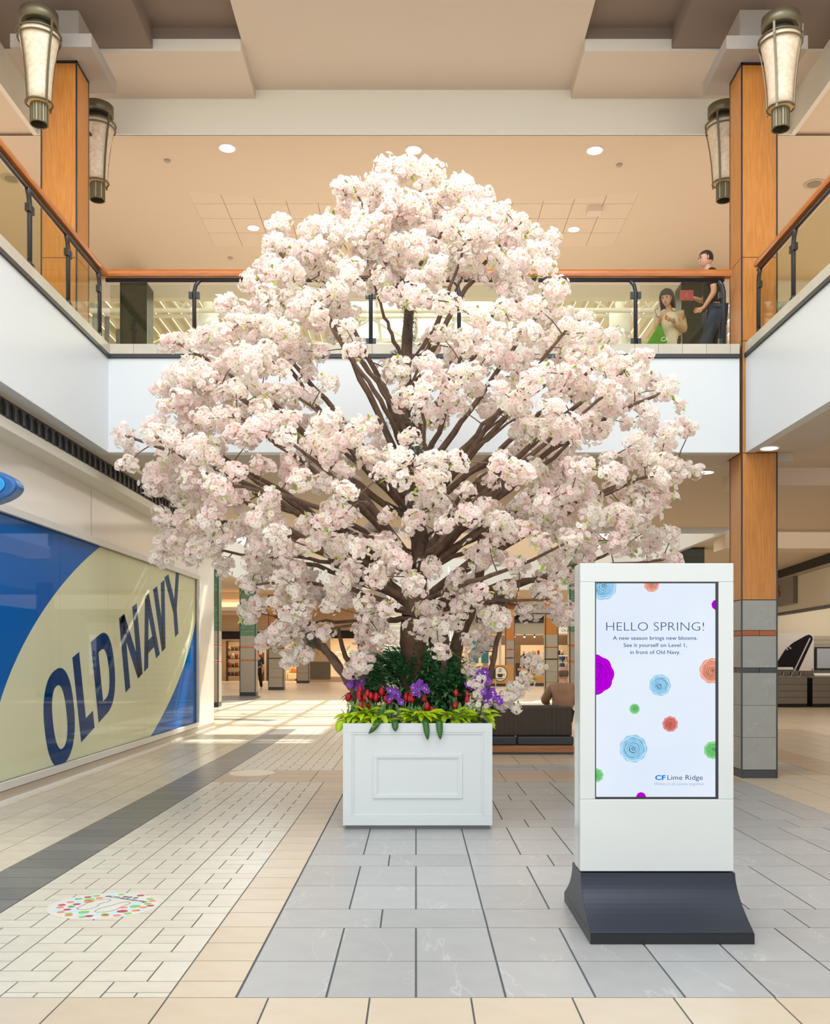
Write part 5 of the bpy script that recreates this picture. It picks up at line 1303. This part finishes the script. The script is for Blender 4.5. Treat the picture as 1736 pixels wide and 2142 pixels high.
def rose(kind, px, py, r):
    cx, cz = S(px, py); r = r*5.556/F; ms = [screen('rose_%s_%d' % (kind, i), c, 1.0) for i, c in enumerate(shades(cols[kind]))]
    if kind == 'purple': ms = [ms[1], ms[1], ms[2], ms[2], ms[3]]
    mb = MB(); rnd = random.Random(int(px)); dep = 0
    for li, (k, lobes, mi) in enumerate(((1, 9, 1), (.93, 9, 0), (.80, 7, 2), (.77, 7, 1), (.62, 6, 3), (.59, 6, 1), (.45, 5, 3), (.42, 5, 1), (.30, 5, 4), (.26, 4, 1), (.15, 3, 4), (.11, 3, 2))):
        ph = (li//2)*1.1+rnd.uniform(0, .4); off = rnd.uniform(-.05, .05)*r; n = 60
        poly = [(cx+off*.5+r*k*(.93+.07*abs(math.sin(lobes/2*(2*math.pi*i/n+ph))))*math.cos(2*math.pi*i/n), cz+off*.5+r*k*(.93+.07*abs(math.sin(lobes/2*(2*math.pi*i/n+ph))))*math.sin(2*math.pi*i/n)) for i in range(n)]
        poly = clip(clip(poly, sx0, sx1, 0), sz0, sz1, 1); dep += .00012
        if len(poly) > 2: mb.add([(u, YS_-dep, v) for u, v in poly], [tuple(range(len(poly)))], mi)
    if mb.v: mb.build('rose_picture', ms, scr)
for a in (('blue',1262,1226,29),('coral',1364,1222,16),('purple',1500,1265,11),('purple',1243,1411,43),('coral',1490,1404,27),('blue',1381,1433.6,23),('green',1328,1483,11),('red',1403,1514.5,16.5),('blue',1325,1566.8,29.5),('green',1492,1569,18.5),('green',1248,1622.5,14.5),('purple',1341.6,1668,10.5)): rose(*a)
TXN = screen('text_blue', (44, 78, 122)); TXB = screen('text_bold_blue', (36, 80, 132)); TXL = screen('text_pale', (160, 184, 214)); TXC = screen('logo_blue', (0, 118, 222))
def st(body, x0, x1, ybase, size_px, m, off):
    sz = size_px*5.556/F/.73; cx, cz = S((x0+x1)/2, ybase)
    text_part('lettering', body, sz, lambda u, v: (cx+u, YS_-.002, cz+v), m, scr, offset=off, align='CENTER', width=(x1-x0)*5.556/F)
st('HELLO SPRING!', 1268.6, 1473.3, 1319.3, 19.3, TXN, -.0012)
st('A new season brings new blooms.', 1282.5, 1460, 1338.3, 8.2, TXB, .0002); st('See it yourself on Level 1,', 1305, 1437.5, 1353.2, 8.2, TXB, .0002); st('in front of Old Navy.', 1318.6, 1423.8, 1368, 8.2, TXB, .0002)
st('CF', 1371, 1393, 1631.6, 10, TXC, .0010); st('Lime Ridge', 1396.6, 1470.8, 1631.6, 10.5, TXN, 0); st('Where it all comes together', 1368.6, 1473.8, 1643, 6.5, TXL, 0)
# foot: curved both ways
KX0, KX1 = .935, 1.812
prof = [(5.226, 0), (5.226, .062)]
for i in range(1, 13):
    a = math.pi/2*i/12; prof.append((5.232+(5.535-5.232)*math.sin(a*.985)**1.0 if False else 5.535-(5.535-5.232)*(1-i/12)**1.9, .066+(.312-.066)*(i/12)))
back = [(2*5.683-y, z) for y, z in reversed(prof)]
prof2 = prof+back
MB().prism(prof2, lambda u, v, w_: (KX0+w_, u, v), KX1-KX0).build('foot', KB, ks, bevel=.002)
bx('foot_edge', mat('foot_edge_black', (20, 21, 24), .35), KX0-.001, KX1+.001, 5.222, 6.144, 0, .056, ks)
# ================= FLOOR DECALS =================
dec = thing('floor_decal', 'round printed floor sticker with coloured dots and two shoe outlines', 'sticker', (-1.93, 6.03, 0))
DP = mat('decal_film', (206, 206, 200), .35)
def disc(cx, cy, rx, ry, z, m, name, parent, n=40):
    q = MB(); q.add([(cx+rx*math.cos(2*math.pi*i/n), cy+ry*math.sin(2*math.pi*i/n), z) for i in range(n)]+[(cx+rx*math.cos(2*math.pi*i/n), cy+ry*math.sin(2*math.pi*i/n), z-.0008) for i in range(n)], [tuple(range(n))]+[(i, n+i, n+(i+1) % n, (i+1) % n) for i in range(n)]); return q.build(name, m, parent)
disc(-1.93, 6.03, .335, .315, .0012, DP, 'film', dec)
dc = [mat('dot_magenta', (166, 60, 100), .5), mat('dot_green', (122, 182, 90), .5), mat('dot_coral', (214, 122, 92), .5), mat('dot_sky', (160, 208, 226), .5)]
def D(x, y): px, py = 80+x*.1613, 1840+y*.1613; Y = H*F/(py-VY); return ((px-VX)*Y/F, Y)
dots = [(305,332,0,1),(285,363,2,1),(248,404,3,1),(292,425,2,1),(376,392,0,1),(395,445,1,1),(394,466,2,1),(420,365,3,1),(430,350,1,1),(460,412,3,1),(500,322,0,1),(510,294,3,.9),(418,295,2,1),(455,262,3,.9),(527,253,1,1),(645,231,0,1),(755,213,1,1),(792,243,2,1),(662,264,1,1.4),(656,288,2,1.3),(592,425,1,1.4),(570,455,3,1.3),(570,487,1,.9),(660,476,0,1),(752,455,3,.9),(865,452,1,1),(870,468,2,1),(1022,467,2,1),(990,432,3,1.1),(1090,413,0,1.4),(1162,442,1,1),(1110,366,2,1),(1195,384,3,.9),(1255,351,1,1.4),(1265,324,3,1.2),(1262,404,2,1),(1362,362,2,1),(1340,397,3,.9),(1420,316,1,1),(1455,341,0,1),(1480,278,2,1),(1448,254,1,1),(1325,209,0,1),(1078,196,1,.9),(975,193,3,.9)]
for x, y, c, s_ in dots:
    a, b = D(x, y); disc(a, b, .024*s_, .022*s_, .002, dc[c], 'dot', dec, 16)
    n = 0
SHO = mat('sticker_ink', (120, 122, 122), .6)
for pts in ([(500,375),(560,345),(680,290),(800,265),(900,258),(940,268),(900,290),(800,315),(770,345),(700,375),(600,390),(520,388),(500,375)], [(735,408),(800,375),(900,350),(960,335),(1080,300),(1160,292),(1192,305),(1160,325),(1080,355),(1010,390),(920,415),(800,425),(740,420),(735,408)]):
    w3 = [Vector((*D(*p), .0022)) for p in pts]; q, r_ = smooth(w3, [.0016]*len(w3), 4)
    mb = MB()
    for a, b in zip(q[:-1], q[1:]): mb.bar(a, b, .005, .0005)
    mb.build('shoe_outline', SHO, dec)
a = Vector((*D(860, 222), 0)); b = Vector((*D(1390, 300), 0)); dv = b-a; ang = math.atan2(dv.y, dv.x)
INKD = mat('sticker_text', (92, 92, 96), .6)
text_part('lettering', '#CFHelloSpring', .05, lambda u, v: (a.x+math.cos(ang)*(u+dv.length/2)-math.sin(ang)*v, a.y+math.sin(ang)*(u+dv.length/2)+math.cos(ang)*v, .0024), INKD, dec, offset=.0008, align='CENTER', width=dv.length)
ic = [D(1130, 225), D(1190, 232), D(1265, 240)]
for x, y in ic: 
    q = MB(); q.box(x-.014, x+.014, y-.014, y+.014, .0018, .0024); q.build('icon', INKD, dec)
d2 = thing('floor_decal', 'worn pale round floor sticker on the browned beige tile band left of the planter', 'sticker', (-2.15, 12.8, 0))
disc(-2.15, 12.8, .30, .34, .0012, mat('worn_film', (226, 214, 196), .4), 'film', d2)
# ================= BENCH =================
bn = thing('bench', 'long upholstered bench with striped back and black cushions behind the planter', 'bench', (1.1, 15.6, 0))
STR = mat('bench_stripe', (92, 82, 72), .85, rgb2=(48, 42, 38), scale=7, stretch=(9, .01, .01), detail=6)
LEA = mat('black_leather', (40, 42, 48), .38)
bx('plinth', BLACK, -.25, 2.46, 15.20, 16.1, 0, .035, bn); bx('timber_base', mat('bench_wood', (176, 120, 72), .4, rgb2=(150, 96, 54), stretch=(.4, 4, 4)), -.25, 2.46, 15.18, 16.1, .035, .14, bn)
for a, b in ((-.24, .675), (.69, 1.565), (1.58, 2.455)): bx('cushion', LEA, a, b, 15.17, 15.45, .145, .28, bn, bevel=.02)
bx('backrest', STR, -.24, 2.45, 15.3, 15.6, .28, .735, bn, bevel=.025)
bx('top_ledge', BLACK, -.24, 2.25, 15.36, 15.54, .735, .755, bn)
for a, b in ((-.24, .675), (.69, 1.565), (1.58, 2.455)): bx('seat_cushion', LEA, a, b, 15.6, 16.15, .28, .45, bn, bevel=.03)
# ================= PEOPLE =================
SKIN = mat('skin', (214, 166, 140), .55); HAIRB = mat('hair_brown', (58, 38, 30), .5, rgb2=(40, 26, 22), scale=20, stretch=(8, 8, .6)); EYE = mat('eye_dark', (40, 30, 28), .3); LIPS = mat('lips', (186, 96, 90), .5)
def shell(name, prof_fn, m, parent, n=24, mrows=14):
    """closed surface from fn(u 0..1, angle) -> point"""
    V = [prof_fn(i/(mrows-1), 2*math.pi*k/n) for i in range(mrows) for k in range(n)]
    Fc = [(i*n+k, i*n+(k+1) % n, (i+1)*n+(k+1) % n, (i+1)*n+k) for i in range(mrows-1) for k in range(n)]+[tuple(reversed(range(n))), tuple((mrows-1)*n+k for k in range(n))]
    mb = MB(); mb.add(V, Fc, 0, True); return mb.build(name, m, parent)
def head(c, rot, parent, skin_m, hair_m, style):
    """face details on the head; the skull itself belongs to the body surface"""
    M_ = Matrix.Rotation(rot[2], 3, 'Z') @ Matrix.Rotation(rot[0], 3, 'X')   # face looks along -Y before turning
    def T(x, y, z): return c+M_ @ Vector((x, y, z))
    V = []; n = 20; mr = 16
    def skull(u, a):
        z = -.118+.235*u; w_ = math.sqrt(max(0, 1-((u-.56)/(.56 if u < .56 else .44))**2)); 
        jaw = .80 if u < .25 else 1.0
        x = .073*w_**.8*math.cos(a)*(jaw+(1-jaw)*min(1, u*4)); y = .092*w_**.85*math.sin(a)+.012*(u-.3)
        if math.sin(a) < -.3: y *= .93
        return T(x, y, z)
    shell('head', skull, skin_m, parent, n, mr)
    mb = MB(); tv = [T(0, -.086, .012), T(-.010, -.084, -.028), T(.010, -.084, -.028), T(0, -.112, -.026), T(0, -.088, -.036)]
    mb.add(tv, [(0,1,3), (0,3,2), (1,4,3), (3,4,2)]); mb.build('nose', skin_m, parent)
    for sx in (-1, 1):
        mb = MB(); p = T(sx*.030, -.083, .012); mb.ball(p, (.012, .008, .006), 0, 8, 5); mb.build('eye', EYE, parent)
        MB().bar(T(sx*.045, -.082, .028), T(sx*.016, -.088, .031), .006, .006).build('eyebrow', hair_m, parent)
        mb = MB(); p = T(sx*.073, .005, .0); mb.ball(p, (.012, .02, .03), 0, 8, 6); mb.build('ear', skin_m, parent)
    MB().bar(T(-.022, -.086, -.058), T(.022, -.086, -.058), .008, .010).build('mouth', LIPS if style == 'bob' else skin_m, parent)
    if style == 'bob':
        def hr(u, a):
            z = -.16+.30*u; s_ = math.sin(a); front = s_ < -.35
            w_ = math.sqrt(max(.0, 1-max(0, (u-.5)/.5)**2.2))
            rx = .112*w_; ry = .122*w_
            y = ry*s_+.018; x = rx*math.cos(a)
            if front and u < .70: y = -.045+.02*(s_+1); x *= 1.0
            return T(x, y, z)
        # hair as open curtain: drop face opening
        V = []; n = 28; mr = 16
        rows = [[hr(i/(mr-1), 2*math.pi*k/n) for k in range(n)] for i in range(mr)]
        mb = MB(); mb.v = [tuple(p) for r_ in rows for p in r_]
        for i in range(mr-1):
            for k in range(n):
                am = 2*math.pi*(k+.5)/n; u = (i+.5)/(mr-1)
                if math.sin(am) < -.62 and u < .66: continue
                mb.f.append((i*n+k, i*n+(k+1) % n, (i+1)*n+(k+1) % n, (i+1)*n+k)); mb.m.append(0); mb.sm.append(True)
        o = mb.build('hair', hair_m, parent); sm = o.modifiers.new('thick', 'SOLIDIFY'); sm.thickness = .012
    else:
        def hr(u, a):
            lo = {'short': -.03, 'bald': -.05}[style]; hi = {'short': .124, 'bald': .045}[style]; z = lo+(hi-lo)*u
            uu = (z+.118)/.235; w_ = math.sqrt(max(0.0, 1-((uu-.56)/(.56 if uu < .56 else .44))**2)); k = 1.10
            y = .092*w_**.85*math.sin(a)*k+.012*(uu-.3); x = .074*w_**.8*math.cos(a)*k
            if math.sin(a) < -.1 and (z < (.05 if style == 'short' else .2)): y = .0+.03*math.sin(a)
            return T(x, y+.004, z)
        shell('hair', hr, hair_m, parent, 22, 8)
def hand(o_, d, side, parent_joints, pre):
    """adds palm and five curled fingers to a joint dict; returns edges"""
    d = Vector(d).normalized(); s_ = Vector(side).normalized(); n_ = d.cross(s_).normalized(); w_ = Vector(o_); E = []
    J = parent_joints; pw = w_+d*.05; J[pre+'palm'] = (*pw, .022); E.append((pre+'wrist', pre+'palm'))
    for k, (off, lg) in enumerate(((-.027, .062), (-.009, .072), (.009, .068), (.027, .054))):
        a = pw+d*.03+s_*off; b = a+d*lg*.5-n_*.006; c = b+d*lg*.3-n_*lg*.38
        J[pre+'f%da' % k] = (*a, .0095); J[pre+'f%db' % k] = (*b, .009); J[pre+'f%dc' % k] = (*c, .0075)
        E += [(pre+'palm', pre+'f%da' % k), (pre+'f%da' % k, pre+'f%db' % k), (pre+'f%db' % k, pre+'f%dc' % k)]
    a = w_+d*.03-s_*.032; b = a+d*.035-s_*.014-n_*.012; J[pre+'ta'] = (*a, .012); J[pre+'tb'] = (*b, .0095); E += [(pre+'palm', pre+'ta'), (pre+'ta', pre+'tb')]
    return E
def figure(lab, base, J, E, skin_m, root):
    t = thing('person', lab, 'person', base); skin('body', J, E, skin_m, t, 2, root); return t
def off(J, k, dx=0, dy=0, dz=0, r=None): x, y, z, q = J[k]; return (x+dx, y+dy, z+dz, q if r is None else r)
# --- woman with phone on the upper level ---
bx_, by_, fz = 3.77, 14.5, 5.3
def W(dx, dy, z, r): return (bx_+dx, by_+dy, z, r)
J = {'pelvis': W(0, 0, fz+.90, .12), 'waist': W(0, 0, fz+1.05, .11), 'chest': W(0, 0, fz+1.24, .115), 'neckb': W(-.01, -.02, fz+1.37, .055), 'neck': W(-.03, -.05, fz+1.42, .045), 'skull': W(-.06, -.08, fz+1.49, .05),
     'shl': W(-.15, -.02, fz+1.30, .05), 'ell': W(-.19, -.06, fz+1.07, .038), 'lwrist': W(-.215, -.26, fz+1.12, .024),
     'shr': W(.15, -.02, fz+1.30, .05), 'elr': W(.19, -.05, fz+1.04, .038), 'rwrist': W(-.05, -.26, fz+1.15, .024),
     'hipl': W(-.08, 0, fz+.85, .09), 'kneel': W(-.09, -.02, fz+.47, .06), 'ankl': W(-.09, .02, fz+.09, .04), 'toel': W(-.11, -.12, fz+.035, .03),
     'hipr': W(.08, 0, fz+.85, .09), 'kneer': W(.09, -.02, fz+.47, .06), 'ankr': W(.09, .02, fz+.09, .04), 'toer': W(.09, -.12, fz+.035, .03)}
E = [('pelvis','waist'),('waist','chest'),('chest','neckb'),('neckb','neck'),('neck','skull'),('chest','shl'),('shl','ell'),('ell','lwrist'),('chest','shr'),('shr','elr'),('elr','rwrist'),('pelvis','hipl'),('hipl','kneel'),('kneel','ankl'),('ankl','toel'),('pelvis','hipr'),('hipr','kneer'),('kneer','ankr'),('ankr','toer')]
E += hand(J['lwrist'][:3], (-.15, -.8, .3), (.2, 0, 1), J, 'l'); E += hand(J['rwrist'][:3], (-.9, -.5, .1), (0, -.3, 1), J, 'r')
wo = figure('woman with a dark bob and beige cardigan looking at her phone behind the railing', (bx_, by_, fz), J, E, SKIN, 'pelvis')
head(Vector((bx_-.07, by_-.10, fz+1.52)), (.42, 0, -.55), wo, SKIN, HAIRB, 'bob')
TOPM = mat('cream_top', (226, 216, 196), .85); CARD = mat('beige_cardigan', (206, 184, 154), .9, rgb2=(190, 168, 138), scale=40)
skin('top', {'a': W(0,-.01,fz+.68,(.165,.145)), 'b': W(0,-.01,fz+1.0,(.15,.145)), 'c': W(0,-.01,fz+1.22,(.165,.15)), 'd': W(-.01,-.01,fz+1.355,(.11,.10))}, [('a','b'),('b','c'),('c','d')], TOPM, wo, 2)
skin('cardigan', {'p': W(.06,.05,fz+.55,(.15,.10)), 'a': W(.055,.045,fz+.85,(.165,.11)), 'b': W(.05,.04,fz+1.15,(.16,.115)), 'c': W(.03,.03,fz+1.31,(.13,.08)), 'sl': W(-.15,-.0,fz+1.30,.085), 'el': W(-.195,-.05,fz+1.07,.055), 'wl': W(-.21,-.19,fz+1.10,.038), 'sr': W(.155,-.0,fz+1.30,.088), 'er': W(.20,-.05,fz+1.05,.066), 'wr': W(.03,-.22,fz+1.12,.045)}, [('p','a'),('a','b'),('b','c'),('c','sl'),('sl','el'),('el','wl'),('c','sr'),('sr','er'),('er','wr')], CARD, wo, 2, 'a')
skin('trousers', {'h': W(0,0,fz+.86,.125), 'l': off(J,'hipl',r=.10), 'kl': off(J,'kneel',r=.075), 'al': off(J,'ankl',r=.055), 'r': off(J,'hipr',r=.10), 'kr': off(J,'kneer',r=.075), 'ar': off(J,'ankr',r=.055)}, [('h','l'),('l','kl'),('kl','al'),('h','r'),('r','kr'),('kr','ar')], mat('dark_trousers', (50, 52, 62), .8), wo, 2)
MB().tube([(bx_-.015, by_-.245, fz+1.145), (bx_+.005, by_-.235, fz+1.142)], .030, 12).build('watch', mat('steel', (180,182,182), .3), wo)
ph_ = thing('phone', 'smartphone held up in the hands of the woman on the balcony', 'phone', (bx_-.255, by_-.36, fz+1.20))
MB().bar((bx_-.235, by_-.36, fz+1.15), (bx_-.285, by_-.36, fz+1.27), .07, .009, up=(0,1,0)).build('case', BLACK, ph_); MB().bar((bx_-.238, by_-.366, fz+1.16), (bx_-.282, by_-.366, fz+1.26), .06, .002, up=(0,1,0)).build('back_cover', mat('phone_back', (206,190,178), .3), ph_)
bg_ = thing('shopping_bag', 'bright green carrier bag hanging from the arm of the woman', 'bag', (bx_-.27, by_-.22, fz+.6))
GRB = mat('green_bag', (92, 168, 26), .4, rgb2=(66, 138, 20), scale=10)
MB().prism([(-.21, 1.10), (-.19, 1.10), (-.10, .84), (-.12, .60), (-.46, .60), (-.40, .80)], lambda u, v, w_: (bx_+u, by_-.25+w_, fz+v), .07).build('sack', GRB, bg_, bevel=.015)
text_part('lettering', 'CA', .09, lambda u, v: (bx_-.20+u*.9+v*.2, by_-.262, fz+.83+v), mat('bag_print', (232,240,226), .5), bg_, offset=.002)
text_part('lettering', 'RE', .09, lambda u, v: (bx_-.21+u*.9+v*.2, by_-.262, fz+.73+v), MATS['bag_print'], bg_, offset=.002)
# --- man walking ---
bx_, by_ = 4.03, 13.3
J = {'pelvis': W(.04, 0, fz+.93, .12), 'waist': W(.03, 0, fz+1.08, .11), 'chest': W(0, 0, fz+1.30, .13), 'neckb': W(-.03, 0, fz+1.46, .06), 'neck': W(-.05, 0, fz+1.52, .05), 'skull': W(-.06, 0, fz+1.60, .05),
     'shl': W(-.06, -.19, fz+1.40, .055), 'ell': W(-.03, -.22, fz+1.12, .042), 'lwrist': W(-.16, -.18, fz+.92, .026),
     'shr': W(.04, .19, fz+1.40, .055), 'elr': W(-.05, .2, fz+1.14, .042), 'rwrist': W(-.20, .12, fz+1.16, .026),
     'hipl': W(.04, -.09, fz+.87, .10), 'kneel': W(-.10, -.09, fz+.50, .07), 'ankl': W(-.22, -.09, fz+.12, .045), 'toel': W(-.35, -.09, fz+.05, .034),
     'hipr': W(.05, .09, fz+.87, .10), 'kneer': W(.12, .09, fz+.50, .07), 'ankr': W(.32, .09, fz+.16, .045), 'toer': W(.24, .09, fz+.04, .034)}
E = [e for e in [('pelvis','waist'),('waist','chest'),('chest','neckb'),('neckb','neck'),('neck','skull'),('chest','shl'),('shl','ell'),('ell','lwrist'),('chest','shr'),('shr','elr'),('elr','rwrist'),('pelvis','hipl'),('hipl','kneel'),('kneel','ankl'),('ankl','toel'),('pelvis','hipr'),('hipr','kneer'),('kneer','ankr'),('ankr','toer')]]
E += hand(J['lwrist'][:3], (-.9, .2, -.3), (0, 0, 1), J, 'l'); E += hand(J['rwrist'][:3], (-.9, -.2, .1), (0, 0, 1), J, 'r')
mn = figure('man in black top and jeans walking left behind the back railing', (bx_, by_, fz), J, E, SKIN, 'pelvis')
head(Vector((bx_-.08, by_, fz+1.65)), (.1, 0, -1.45), mn, SKIN, mat('hair_dark', (48, 38, 34), .6), 'short')
skin('shirt', {'a': W(.04,0,fz+.92,.15), 'b': W(.03,0,fz+1.1,.145), 'c': W(0,0,fz+1.30,.155), 'd': W(-.03,0,fz+1.44,.09), 'sl': off(J,'shl',r=.075), 'el': W(-.04,-.22,fz+1.2,.065), 'sr': off(J,'shr',r=.075), 'er': W(-.03,.2,fz+1.2,.065)}, [('a','b'),('b','c'),('c','d'),('c','sl'),('sl','el'),('c','sr'),('sr','er')], mat('black_shirt', (34, 34, 40), .85), mn, 2)
skin('jeans', {'h': W(.04,0,fz+.90,.14), 'l': off(J,'hipl',r=.115), 'kl': off(J,'kneel',r=.085), 'al': off(J,'ankl',r=.065), 'r': off(J,'hipr',r=.115), 'kr': off(J,'kneer',r=.085), 'ar': off(J,'ankr',r=.065)}, [('h','l'),('l','kl'),('kl','al'),('h','r'),('r','kr'),('kr','ar')], mat('jeans', (56, 68, 92), .85), mn, 2)
o = MB().bar((bx_-.31, by_+.10, fz+1.12), (bx_-.31, by_+.10, fz+1.26), .18, .02, up=(0,1,0)).build('red_folder', mat('folder_red', (176, 70, 74), .5)); tag(o, 'red folder carried by the man in black on the balcony', 'folder')
# --- seated man seen from behind ---
bx_, by_, fz = 2.40, 15.92, 0
J = {'pelvis': W(0, .03, .58, .12), 'waist': W(0, .02, .68, .12), 'chest': W(0, .07, .92, .14), 'neckb': W(.02, .10, 1.10, .065), 'neck': W(.025, .12, 1.14, .055), 'skull': W(.03, .13, 1.20, .05),
     'shl': W(-.19, .08, 1.03, .06), 'ell': W(-.29, .16, .80, .045), 'lwrist': W(-.20, .40, .76, .028), 'shr': W(.19, .08, 1.03, .06), 'elr': W(.27, .18, .80, .045), 'rwrist': W(.14, .42, .76, .028),
     'hipl': W(-.10, .06, .52, .10), 'kneel': W(-.16, .48, .52, .075), 'ankl': W(-.16, .50, .12, .048), 'toel': W(-.16, .64, .05, .038),
     'hipr': W(.10, .06, .52, .10), 'kneer': W(.14, .48, .52, .075), 'ankr': W(.14, .50, .12, .048), 'toer': W(.14, .64, .05, .038)}
E = [('pelvis','waist'),('waist','chest'),('chest','neckb'),('neckb','neck'),('neck','skull'),('chest','shl'),('shl','ell'),('ell','lwrist'),('chest','shr'),('shr','elr'),('elr','rwrist'),('pelvis','hipl'),('hipl','kneel'),('kneel','ankl'),('ankl','toel'),('pelvis','hipr'),('hipr','kneer'),('kneer','ankr'),('ankr','toer')]
E += hand(J['lwrist'][:3], (.5, .8, -.2), (0, 0, 1), J, 'l'); E += hand(J['rwrist'][:3], (-.5, .8, -.2), (0, 0, 1), J, 'r')
sm_ = figure('balding man in a brown jacket sitting on the bench with his back turned', (bx_, by_, 0), J, E, SKIN, 'pelvis')
head(Vector((bx_+.03, by_+.14, 1.24)), (.12, 0, math.pi), sm_, SKIN, mat('hair_grey', (120, 100, 84), .7), 'bald')
BRJ = mat('brown_jacket', (178, 142, 114), .8, rgb2=(150, 114, 90), scale=5, detail=3, bump=.5, bscale=9)
skin('jacket', {'a': W(0,.02,.63,(.20,.15)), 'b': W(0,.02,.74,(.19,.16)), 'c': W(0,.07,.94,(.20,.15)), 'd': W(.02,.10,1.08,(.10,.09)), 'sl': W(-.17,.08,1.0,.095), 'el': W(-.285,.14,.80,.08), 'wl': W(-.22,.34,.76,.055), 'sr': W(.17,.08,1.0,.095), 'er': W(.265,.16,.80,.08), 'wr': W(.17,.36,.76,.055)}, [('a','b'),('b','c'),('c','d'),('c','sl'),('sl','el'),('el','wl'),('c','sr'),('sr','er'),('er','wr')], BRJ, sm_, 2)
skin('trousers', {'h': W(0,.04,.575,.12), 'l': W(-.10,.06,.56,.10), 'kl': W(-.16,.48,.53,.09), 'al': off(J,'ankl',r=.065), 'r': W(.10,.06,.555,.10), 'kr': W(.14,.48,.53,.09), 'ar': off(J,'ankr',r=.065)}, [('h','l'),('l','kl'),('kl','al'),('h','r'),('r','kr'),('kr','ar')], MATS['dark_trousers'], sm_, 2)
# --- shopper far left ---
bx_, by_ = -6.95, 42.8
J = {'pelvis': W(0, 0, .93, .13), 'waist': W(0, 0, 1.08, .12), 'chest': W(0, 0, 1.30, .14), 'neck': W(0, 0, 1.50, .055), 'skull': W(0, 0, 1.60, .07), 'shl': W(-.19, 0, 1.40, .06), 'ell': W(-.25, -.03, 1.12, .045), 'lwrist': W(-.24, -.12, .90, .028), 'shr': W(.19, 0, 1.40, .06), 'elr': W(.25, .03, 1.12, .045), 'rwrist': W(.24, -.06, .88, .028),
     'hipl': W(-.09, 0, .87, .10), 'kneel': W(-.10, -.06, .50, .07), 'ankl': W(-.10, 0, .1, .045), 'toel': W(-.10, -.13, .04, .035), 'hipr': W(.09, 0, .87, .10), 'kneer': W(.12, .04, .50, .07), 'ankr': W(.14, .18, .12, .045), 'toer': W(.14, .08, .04, .035)}
E = [('pelvis','waist'),('waist','chest'),('chest','neck'),('neck','skull'),('chest','shl'),('shl','ell'),('ell','lwrist'),('chest','shr'),('shr','elr'),('elr','rwrist'),('pelvis','hipl'),('hipl','kneel'),('kneel','ankl'),('ankl','toel'),('pelvis','hipr'),('hipr','kneer'),('kneer','ankr'),('ankr','toer')]
E += hand(J['lwrist'][:3], (0, -.3, -1), (0, 1, 0), J, 'l'); E += hand(J['rwrist'][:3], (0, -.3, -1), (0, 1, 0), J, 'r')
fp = figure('dark haired shopper in a navy top and black trousers walking by the lit shop', (bx_, by_, 0), J, E, SKIN, 'pelvis')
head(Vector((bx_, by_-.01, 1.62)), (0, 0, .4), fp, SKIN, MATS['hair_dark'], 'short')
skin('top', {'a': W(0,0,.92,.15), 'b': W(0,0,1.12,.145), 'c': W(0,0,1.32,.155), 'sl': off(J,'shl',r=.075), 'el': off(J,'ell',r=.06), 'sr': off(J,'shr',r=.075), 'er': off(J,'elr',r=.06)}, [('a','b'),('b','c'),('c','sl'),('sl','el'),('c','sr'),('sr','er')], mat('navy_top', (30, 52, 74), .85), fp, 1)
skin('trousers', {'h': W(0,0,.88,.14), 'l': off(J,'hipl',r=.115), 'kl': off(J,'kneel',r=.085), 'al': off(J,'ankl',r=.06), 'r': off(J,'hipr',r=.115), 'kr': off(J,'kneer',r=.085), 'ar': off(J,'ankr',r=.06)}, [('h','l'),('l','kl'),('kl','al'),('h','r'),('r','kr'),('kr','ar')], mat('black_trousers', (24, 22, 24), .85), fp, 1)
